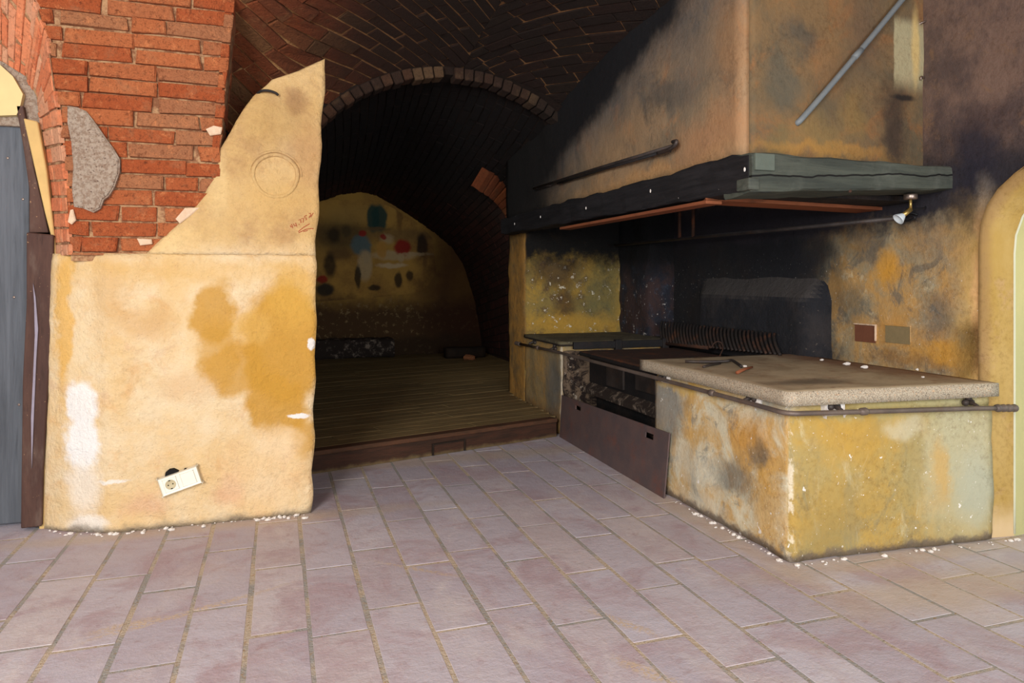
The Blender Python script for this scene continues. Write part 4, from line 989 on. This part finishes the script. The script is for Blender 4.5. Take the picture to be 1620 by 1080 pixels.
# leaning steel sheet with two grip slots
B0, B1 = V((1.838, 3.135, .0)), V((1.868, 4.595, .0)); T0, T1 = V((1.866, 3.13, .328)), V((1.882, 4.59, .293))
def sheet(u, v): return B0.lerp(B1, u).lerp(T0.lerp(T1, u), v)
def slotted():
    bm = bmesh.new(); us = [0]; 
    cuts = [(.105, .165), (.765, .825)]
    U = [0, .05, .105, .12, .15, .165, .3, .45, .6, .765, .78, .81, .825, .9, 1]; Vv = [0, .3, .6, .80, .845, .89, 1]
    nrm = (B1 - B0).cross(T0 - B0).normalized() * .007
    fr, bk = [[[bm.verts.new(sheet(u, v) + nrm * s) for v in Vv] for u in U] for s in (0, 1)]
    def hole(i, j): u = (U[i] + U[i + 1]) / 2; v = (Vv[j] + Vv[j + 1]) / 2; return any(a < u < b for a, b in cuts) and .80 < v < .89
    nu, nv = len(U) - 1, len(Vv) - 1
    for i in range(nu):
        for j in range(nv):
            if hole(i, j): continue
            bm.faces.new([fr[i][j], fr[i + 1][j], fr[i + 1][j + 1], fr[i][j + 1]]); bm.faces.new([bk[i][j], bk[i][j + 1], bk[i + 1][j + 1], bk[i + 1][j]])
            for (a, b, ii, jj) in (((i, j), (i + 1, j), i, j - 1), ((i + 1, j), (i + 1, j + 1), i + 1, j), ((i + 1, j + 1), (i, j + 1), i, j + 1), ((i, j + 1), (i, j), i - 1, j)):
                if ii < 0 or jj < 0 or ii >= nu or jj >= nv or hole(ii, jj):
                    bm.faces.new([fr[a[0]][a[1]], bk[a[0]][a[1]], bk[b[0]][b[1]], fr[b[0]][b[1]]])
    bmesh.ops.recalc_face_normals(bm, faces=bm.faces); return bm
o = obj('steel_sheet', slotted(), m_panel); settle(o, (1.855, 3.86, 0)); tag(o, 'dark steel sheet with two grip slots leaning against the hearth opening', 'metal sheet')

# ---- handrail round the hearth
rl = thing('hearth_rail', 'black iron rail with knobbed ends running round the hearth at slab height', 'rail', (1.9, 3.0, .575))
path = [V((1.838, 5.44, .583)), V((1.838, 4.61, .598)), V((1.836, 3.27, .597)), V((1.838, 2.40, .592))] + [V((1.838 + .05 * (1 - math.cos(a)), 2.27 - .055 * math.sin(a), .590)) for a in (0, .4, .8, 1.2, 1.57)] + [V((2.08, 2.200, .586)), V((2.70, 2.152, .574)), V((2.895, 2.137, .567))]
obj('bar', tube(path, .0100, 10), m_railiron, rl, True)
for (end, dr) in ((V((1.838, 5.47, .583)), V((0, -1, 0))), (V((2.915, 2.136, .566)), V((-1, .075, .04)))):
    bm = bmesh.new(); n = 26; add_tube(bm, [end + dr * (.11 * i / n) for i in range(n + 1)], [.0125 + .0045 * abs(math.sin(i * math.pi * 4 / n)) if i > 0 else .006 for i in range(n + 1)], 10); obj('knobbed_end', bm, m_railiron, rl, True)
for p in (V((1.837, 2.72, .594)), V((2.17, 2.193, .585)), V((1.837, 4.95, .592))):
    bm = bmesh.new(); d_ = V((0, 1, 0)) if p.x < 1.85 else V((1, 0, 0)); add_tube(bm, [p - d_ * .02, p - d_ * .01, p + d_ * .01, p + d_ * .02], [.011, .0155, .0155, .011], 10); obj('collar', bm, m_railiron, rl, True)
for (base, dr) in [(V((1.890, y, z)), V((-1, 0, 0))) for (y, z) in ((5.148, .615), (4.726, .605), (3.218, .600), (2.501, .603))] + [(V((x, 2.278 - .075 * (x - 1.888), z)), V((0, -1, 0))) for (x, z) in ((2.085, .598), (2.735, .587))]:
    bm = bmesh.new(); ax = V((0, 1, 0)) if dr.x else V((1, 0, 0))
    b0 = base + dr * -.012
    for k in (-1, 0, 1): 
        c_ = base + dr * .006 + ax * (k * .016) + V((0, 0, .020 if k == 0 else .0)); bmesh.ops.create_icosphere(bm, subdivisions=2, radius=.0145, matrix=__import__('mathutils').Matrix.Translation(c_))
    foot = base + dr * .05; foot.z = base.z - .018 
    add_tube(bm, [b0, base + dr * .02 + V((0, 0, .002)), base + dr * .045 - V((0, 0, .008)), foot], .0085, 8)
    bk_ = obj('bracket', bm, m_iron, rl, True)
    bm = bmesh.new(); add_obox(bm, base + dr * -.008 + V((0, 0, .000)), ax, dr, (0, 0, 1), .088, .026, .066, .012)
    obj('lime_collar', bm, m_lime, bk_) if base.y < 3.4 and base.x < 2.5 else bm.free()

# ---- curved fire grate standing on the hotplate
gr = thing('fire_grate', 'long rusty fire grate of curved upright bars at the back of the hearth', 'grate', (2.7, 3.95, .62))
gp = lambda t: V((lerp(2.69, 2.70, t), lerp(4.60, 3.33, t), lerp(.632, .672, t)))
obj('bottom_bar', tube([gp(0), gp(.45)], .013, 8), m_rust, gr, True)
bar0 = None
for i in range(33):
    t = i / 32; b = gp(t)
    if bar0 is None:
        bm = bmesh.new(); pth = [V((0, 0, 0)), V((.008, .035, .04)), V((.03, .085, .09)), V((.06, .13, .128)), V((.085, .155, .148))]
        add_tube(bm, arc_path(pth, 3), [.0105] * 4 + [.0095] * 4 + [.0085] * 4 + [.008], 6)
        bar0 = obj('bar', bm, m_grate, None, True); bar0.parent = gr; o = bar0
    else:
        o = bar0.copy(); COL.objects.link(o)
    o.location = b - gr.location; o.scale = (1, 1, 1 - .25 * t)
def fbk(a, b):
    y = lerp(3.12, 4.50, a); pr = [(.60, .088), (.80, .090), (.965, .086), (.99, .080), (1.02, .062), (1.12, -.004), (1.16, -.012)]
    z = lerp(.60, 1.16, b); e = min(1, min(a, 1 - a) / .13); e = e * e * (3 - 2 * e)
    return Vector((xw(y) + .004 - interp(pr, z) * e - (.006 * fbm((0, y, z), 7, 3) * e), y, z))
bm = grid(fbk, 40, 24)[0]; o = obj('fireback', bm, m_fireback, None, True)
settle(o, (2.85, 3.8, .60)); tag(o, 'sooty masonry fireback ledge with a sloping dusty top against the dark wall', 'fireback')
# small things on the slab
o = obj('iron_hook', tube(arc_path([V((1.995, 3.19, .677)), V((2.10, 3.12, .679)), V((2.17, 3.085, .684)), V((2.185, 3.06, .690)), V((2.17, 3.0, .684)), V((2.14, 2.92, .677))], 4), .0075, 8), m_iron, None, True)
settle(o, (2.1, 3.06, .669)); tag(o, 'bent black iron hook lying on the granite slab', 'hook')
o = obj('iron_pin', tube(arc_path([V((1.965, 2.98, .675)), V((2.05, 3.03, .678)), V((2.13, 3.08, .676))], 4), .006, 8), m_iron, None, True); settle(o, (2.05, 3.03, .669)); tag(o, 'thin straight iron rod lying under the hook on the granite slab', 'rod')
def stick(pa, pb, r, lab, cat, m, name):
    o = obj(name, tube([V(pa), V(pa).lerp(V(pb), .5) + V((0, 0, .003)), V(pb)], [r, r * .85, r * .6], 7), m, None, True); settle(o, V(pa)); tag(o, lab, cat)
a, b = on_z(1166, 592, .669), on_z(1190, 584, .669); stick((a.x, a.y, .677), (b.x, b.y, .680), .008, 'small splinter of wood on the granite slab beside the iron hook', 'splinter', m_lining, 'wood_splinter')
a, b = on_z(1122, 557, .669), on_z(1126, 549, .66)
wl = obj('wire_loop', tube(arc_path([V((2.60, 3.86, .665)), V((2.63, 3.86, .70)), V((2.655, 3.84, .705)), V((2.67, 3.83, .67)), V((2.62, 3.80, .612))], 4), .004, 6), m_rust, None, True); settle(wl, (2.63, 3.85, .61)); tag(wl, 'twist of rusty wire hanging over the fire grate foot', 'wire')
rr = random.Random(15)
def chunk(name, p, r, m, lab, cat, sq=.6):
    bm = bmesh.new(); bmesh.ops.create_icosphere(bm, subdivisions=2, radius=r)
    for v in bm.verts: v.co = V((v.co.x * rr.uniform(.8, 1.3), v.co.y, max(v.co.z, -r * .45) * sq)) * (1 + .3 * fbm(v.co * 30 + p, 1.5))
    o = obj(name, bm, m, None, False); o.location = p + V((0, 0, r * .45 * sq)); tag(o, lab, cat, 'plaster chips on the slab' if name == 'plaster_chip' else None); return o
for (px, py, r, lab) in ((1340, 577, .017, 'white plaster chip at the back of the slab under the square wall recess'), (1368, 582, .016, 'longest white plaster chip lying along the back of the slab'), (1457, 586, .020, 'bright white plaster lump on the slab, second from the right end'), (1497, 589, .016, 'white plaster lump nearest the right end of the slab'), (1178, 580, .010, 'small pale chip beside the iron hook on the slab'), (1460, 597, .007, 'tiny pale crumb in front of the bright white lump on the slab'), (1300, 570, .010, 'grey crumb at the back of the slab near the dark wall')):
    chunk('plaster_chip', on_z(px, py, .669), r, m_lime, lab, 'plaster chip')
# square recesses in the right wall
for (q, dep, m, lab) in ((((1354, 514), (1385, 515), (1384, 541), (1353, 539)), .03, flat('red_brown_box', (120, 74, 52), .8), 'square brown recess in the right wall above the slab, the left one of two'), (((1403, 516), (1441, 517), (1440, 543), (1402, 541)), .012, flat('grey_ochre_box', (142, 124, 88), .85), 'square grey plate in the right wall above the slab, the right one of two')):
    P = [on_x(a, b, 2.874) for a, b in q]; cx = sum((p for p in P), V()) / 4
    t = thing('wall_recess', lab, 'recess', (2.872, cx.y, min(p.z for p in P)))
    obj('recess_plate', box((2.868 if dep < .02 else 2.871, min(p.y for p in P), min(p.z for p in P)), (2.90, max(p.y for p in P), max(p.z for p in P))), m, t)
    bm = bmesh.new(); y0, y1, z0, z1 = min(p.y for p in P), max(p.y for p in P), min(p.z for p in P), max(p.z for p in P)
    for lo, hi in (((2.864, y0 - .006, z1 - .001), (2.89, y1 + .004, z1 + .006)), ((2.866, y0 - .005, z0 + .01), (2.89, y0, z1))): add_box(bm, lo, hi, .002, 1)
    obj('chipped_rim', bm, m_lump if dep > .02 else m_wall_right, t)

# ================================================================== IRONWORK AND FITTINGS
# rods on the hood
rd = thing('hood_rod', 'dark double iron rod with hooked end fixed along the left side of the hood', 'rod', (1.77, 3.85, 1.72))
obj('rod', tube([(1.768, 4.85, 1.762), (1.765, 3.8, 1.748), (1.762, 2.90, 1.728)], .0085, 8), m_iron, rd, True)
obj('rod', tube([(1.776, 4.4, 1.742), (1.770, 3.7, 1.732), (1.764, 3.06, 1.716)], .0075, 8), m_dark, rd, True)
obj('hooked_end', tube(arc_path([V((1.762, 3.06, 1.716)), V((1.755, 2.97, 1.713)), V((1.752, 2.895, 1.722)), V((1.756, 2.88, 1.742)), V((1.765, 2.93, 1.748))], 4), .009, 8), m_iron, rd, True)
obj('fixing', tube([(1.768, 3.0, 1.72), (1.806, 3.0, 1.72)], .008, 8), m_iron, rd); obj('fixing', tube([(1.768, 4.6, 1.755), (1.806, 4.6, 1.755)], .008, 8), m_iron, rd)
cn = thing('conduit_pipe', 'grey pipe slanting up across the front of the hood', 'pipe', (2.10, 2.43, 1.78))
pa, pb = on_y(1270, 186, 2.43), on_y(1432, -6, 2.485); pm = pa.lerp(pb, .5) + V((0, -.008, 0)); pe = pb + (pb - pa) * .14
obj('pipe', tube(arc_path([pa + V((-.004, .03, -.006)), pa, pm, pb, pe], 6), .0125, 10), m_conduit, cn, True)
obj('clip', tube([pm + V((-.02, .0, -.02)), pm + V((.02, 0, .02))], .0145, 10), m_conduit, cn, True)
# rod hanging inside the hood
hr = thing('hanging_rod', 'long thin iron rod hung on two hangers under the hood', 'rod', (2.65, 3.9, 1.38))
obj('rod', tube([(2.62, 5.25, 1.38), (2.65, 3.9, 1.38), (2.69, 2.52, 1.38)], .011, 8), m_iron, hr, True)
for y in (4.30, 4.13): obj('hanger', tube([(2.645, y, 1.385), (2.645, y, 1.62)], .012, 8), m_rust, hr, True)
obj('hanger_bar', tube([(1.86, 4.2, 1.62), (2.86, 4.2, 1.62)], .014, 8), m_dark, hr, True)
# spot lamp under the front beam
lp = thing('spot_lamp', 'small brass spot lamp with white reflector under the right end of the front beam', 'lamp', (2.715, 2.475, 1.49))
L0 = V((2.705, 2.465, 1.484))
def lathe(bm, c, ax, prof, seg=18):
    ax = V(ax).normalized(); u = ax.orthogonal().normalized(); v = ax.cross(u); R = []
    for (r, h) in prof: R.append([bm.verts.new(V(c) + ax * h + (u * math.cos(k * 2 * math.pi / seg) + v * math.sin(k * 2 * math.pi / seg)) * r) for k in range(seg)])
    for a, b in zip(R, R[1:]):
        for k in range(seg): bm.faces.new([a[k], a[(k + 1) % seg], b[(k + 1) % seg], b[k]])
    bmesh.ops.recalc_face_normals(bm, faces=bm.faces); return bm
obj('base', lathe(bmesh.new(), L0, (0, 0, -1), [(0, 0), (.027, 0), (.029, .004), (.029, .020), (.026, .024), (0, .024)]), m_nickel, lp, True)
J = L0 + V((0, 0, -.068)); obj('stem', tube([L0 + V((0, 0, -.02)), J], .0065, 10), m_brass, lp, True)
Hd = on_y(1422, 346, J.y + .012); ad = (Hd - J).normalized()
arm_ = obj('arm', tube([J, J.lerp(Hd, .75)], [.011, .011], 12), m_brass, lp, True)
obj('reflector', lathe(bmesh.new(), J.lerp(Hd, .60), ad, [(.010, 0), (.013, .004), (.019, .016), (.0255, .030), (.0265, .034), (.024, .032), (.012, .010), (0, .010)]), m_shade, arm_, True)
cb_ = obj('lamp_cable', tube(arc_path([J + V((.0, .02, .004)), J + V((.06, .03, .006)), J + V((.11, .03, .012)), J + V((.145, .05, .02))], 4), .004, 6), m_cable, None, True); settle(cb_, J + V((.0, .02, 0))); tag(cb_, 'black cable running from the spot lamp to the sooty wall', 'cable')
wp = on_x(1452, 342, 2.84); cl = obj('wire_coil', tube(arc_path([wp + V((.02, .02, .01)), wp + V((0, .05, .02)), wp + V((-.01, .10, .0)), wp + V((-.01, .05, -.018)), wp + V((-.005, .01, -.005)), wp + V((-.015, .06, .012)), wp + V((-.01, .12, -.01))], 5), .005, 6), m_cable, None, True)
settle(cl, wp); tag(cl, 'tangle of black wire on the sooty wall beside the spot lamp', 'wire')
# hooks on the right edge of the hood front
def eye(px, py, y, lab, pts):
    p = on_y(px, py, y); o = obj('wall_hook', tube(arc_path([p + V(q) for q in pts], 4), .0045, 7), m_nickel, None, True); settle(o, p); tag(o, lab, 'hook', 'fittings on the hood corner')
eye(1459, 36, 2.545, 'bent wire hook at the top of the pale patch on the hood', [(-.03, .0, -.015), (-.015, -.015, -.005), (.005, -.02, .002), (.018, -.01, .006), (.02, .03, .006)])
eye(1474, 99, 2.53, 'shiny ring bolt on the right corner of the hood, the middle fitting', [(-.022, .0, -.006), (-.005, -.012, -.012), (.016, -.012, 0), (.012, -.008, .012), (-.012, -.005, .006), (-.022, 0, -.006), (.01, .05, -.004)])
eye(1457, 125, 2.545, 'small crooked hook low on the pale patch of the hood', [(-.016, -.014, -.010), (-.018, -.016, .002), (-.010, -.014, .006), (.010, -.008, .002), (.03, .03, .004)])
# iron hook on the sloping top of the plaster wing
p = on_y(425, 147, 3.455); o = obj('wall_hook', tube(arc_path([p + V((-.05, .03, .0)), p + V((-.03, -.006, .006)), p + V((.0, -.018, .006)), p + V((.03, -.016, -.001)), p + V((.042, -.012, -.010))], 4), .006, 7), m_dark, None, True); settle(o, p); tag(o, 'black iron hook on the sloping top of the plaster wing', 'hook')

# broken wall socket
sk = thing('wall_socket', 'cream double wall socket hanging crooked from its hole in the plaster', 'socket', (-.418, 3.445, .205))
tilt = math.radians(17); U_ = V((math.cos(tilt), 0, math.sin(tilt))); W_ = V((-math.sin(tilt), 0, math.cos(tilt))); N_y = V((0, -1, 0))
c0 = on_y(285, 759.5, 3.443)
bm = bmesh.new(); add_obox(bm, c0 + N_y * .003, U_, N_y, W_, .163, .018, .079, .007); obj('frame', bm, m_socket, sk)
sq_ = c0 - U_ * .038 + N_y * .0125
bm = bmesh.new(); add_obox(bm, sq_, U_, N_y, W_, .056, .006, .056, .002); si_ = obj('socket_insert', bm, m_socket, sk)
bm = lathe(bmesh.new(), sq_ + N_y * .0035, (0, -1, 0), [(.0205, 0), (.0215, .001), (.020, .0018), (.0185, .0004), (0, .0002)], 24); obj('socket_rim', bm, flat('aged_plastic', (202, 188, 150), .5), si_, True)
bm = bmesh.new()
for s in (-1, 1): lathe(bm, sq_ + U_ * (.0095 * s) + N_y * .0038, (0, -1, 0), [(0, 0.0004), (.003, .0004), (.003, 0)], 10)
for s in (-1, 1): add_obox(bm, sq_ + W_ * (.0185 * s) + N_y * .0045, U_, N_y, W_, .008, .003, .004)
obj('pin_holes', bm, m_socket_dark, si_)
bm = bmesh.new(); add_obox(bm, c0 + U_ * .036 + N_y * .0125, U_, N_y, W_, .056, .008, .056, .002); obj('rocker_switch', bm, m_socket, sk)
bm = prism([(p.x, p.z) for p in (on_y(a, b, 3.45) for a, b in ((261, 756), (262, 747), (268, 742), (275, 741), (282, 744), (286, 747), (292, 741), (300, 740), (307, 742), (310, 748), (300, 760)))], 1, 3.4405, 3.475); obj('wall_hole', bm, m_socket_dark, sk)

# back room odds and ends
o = obj('low_plinth', rough_box((-.15, 8.85, .131), (1.385, 9.19, .36), .05, .02, .02, 6, 8), m_ash, None, True); settle(o, (.5, 9, .131)); tag(o, 'low rough plinth along the foot of the end wall', 'plinth')
o = obj('timber_baulk', rough_box((1.95, 8.45, .131), (2.45, 8.62, .26), .05, .01, .01, 6, 8), m_oldwood, None, True); settle(o, (2.2, 8.5, .131)); tag(o, 'dark timber baulk lying on the planks by the right vault foot', 'timber')
chunk('broken_brick', V((2.2, 8.30, .131)), .07, m_brick, 'broken brick lying in front of the dark timber baulk', 'brick')

# crumbled lime along the wall foot: nobody could count it
rr = random.Random(9); bm = bmesh.new()
def crumb(p, r):
    r_ = bmesh.ops.create_icosphere(bm, subdivisions=1, radius=r)
    k = rr.uniform(.8, 1.8)
    for v in r_['verts']: v.co = V((v.co.x * k, v.co.y, max(v.co.z * .7, -r * .3))) * rr.uniform(.8, 1.15) + p
for i in range(75):
    x = rr.choice([rr.uniform(-.95, .14), rr.uniform(-.95, -.5), rr.gauss(0, .08)]); 
    if x > .15: continue
    crumb(V((x, interp(PLAN, x) - abs(rr.gauss(0, .018)) - .008, rr.choice([.003, .003, .006]))), rr.choice([.003, .004, .006, .011]))
o = obj('wall_foot_crumbs', bm, m_lime); settle(o, (-.4, 3.42, 0)); tag(o, 'white lime crumbs fallen along the foot of the ochre plaster pier', 'crumbs', kind='stuff')
bm = bmesh.new()
for i in range(70):
    if rr.random() < .5: p = V((1.872 - abs(rr.gauss(0, .012)), rr.uniform(2.27, 3.1), .003))
    else: p = V((rr.uniform(1.88, 2.98), 2.252 - abs(rr.gauss(0, .014)), .003)); p.y -= .075 * (p.x - 1.888)
    crumb(p, rr.choice([.003, .004, .005, .010]))
o = obj('hearth_foot_crumbs', bm, m_lime); settle(o, (2.1, 2.4, 0)); tag(o, 'white lime crumbs fallen along the foot of the hearth block', 'crumbs', kind='stuff')
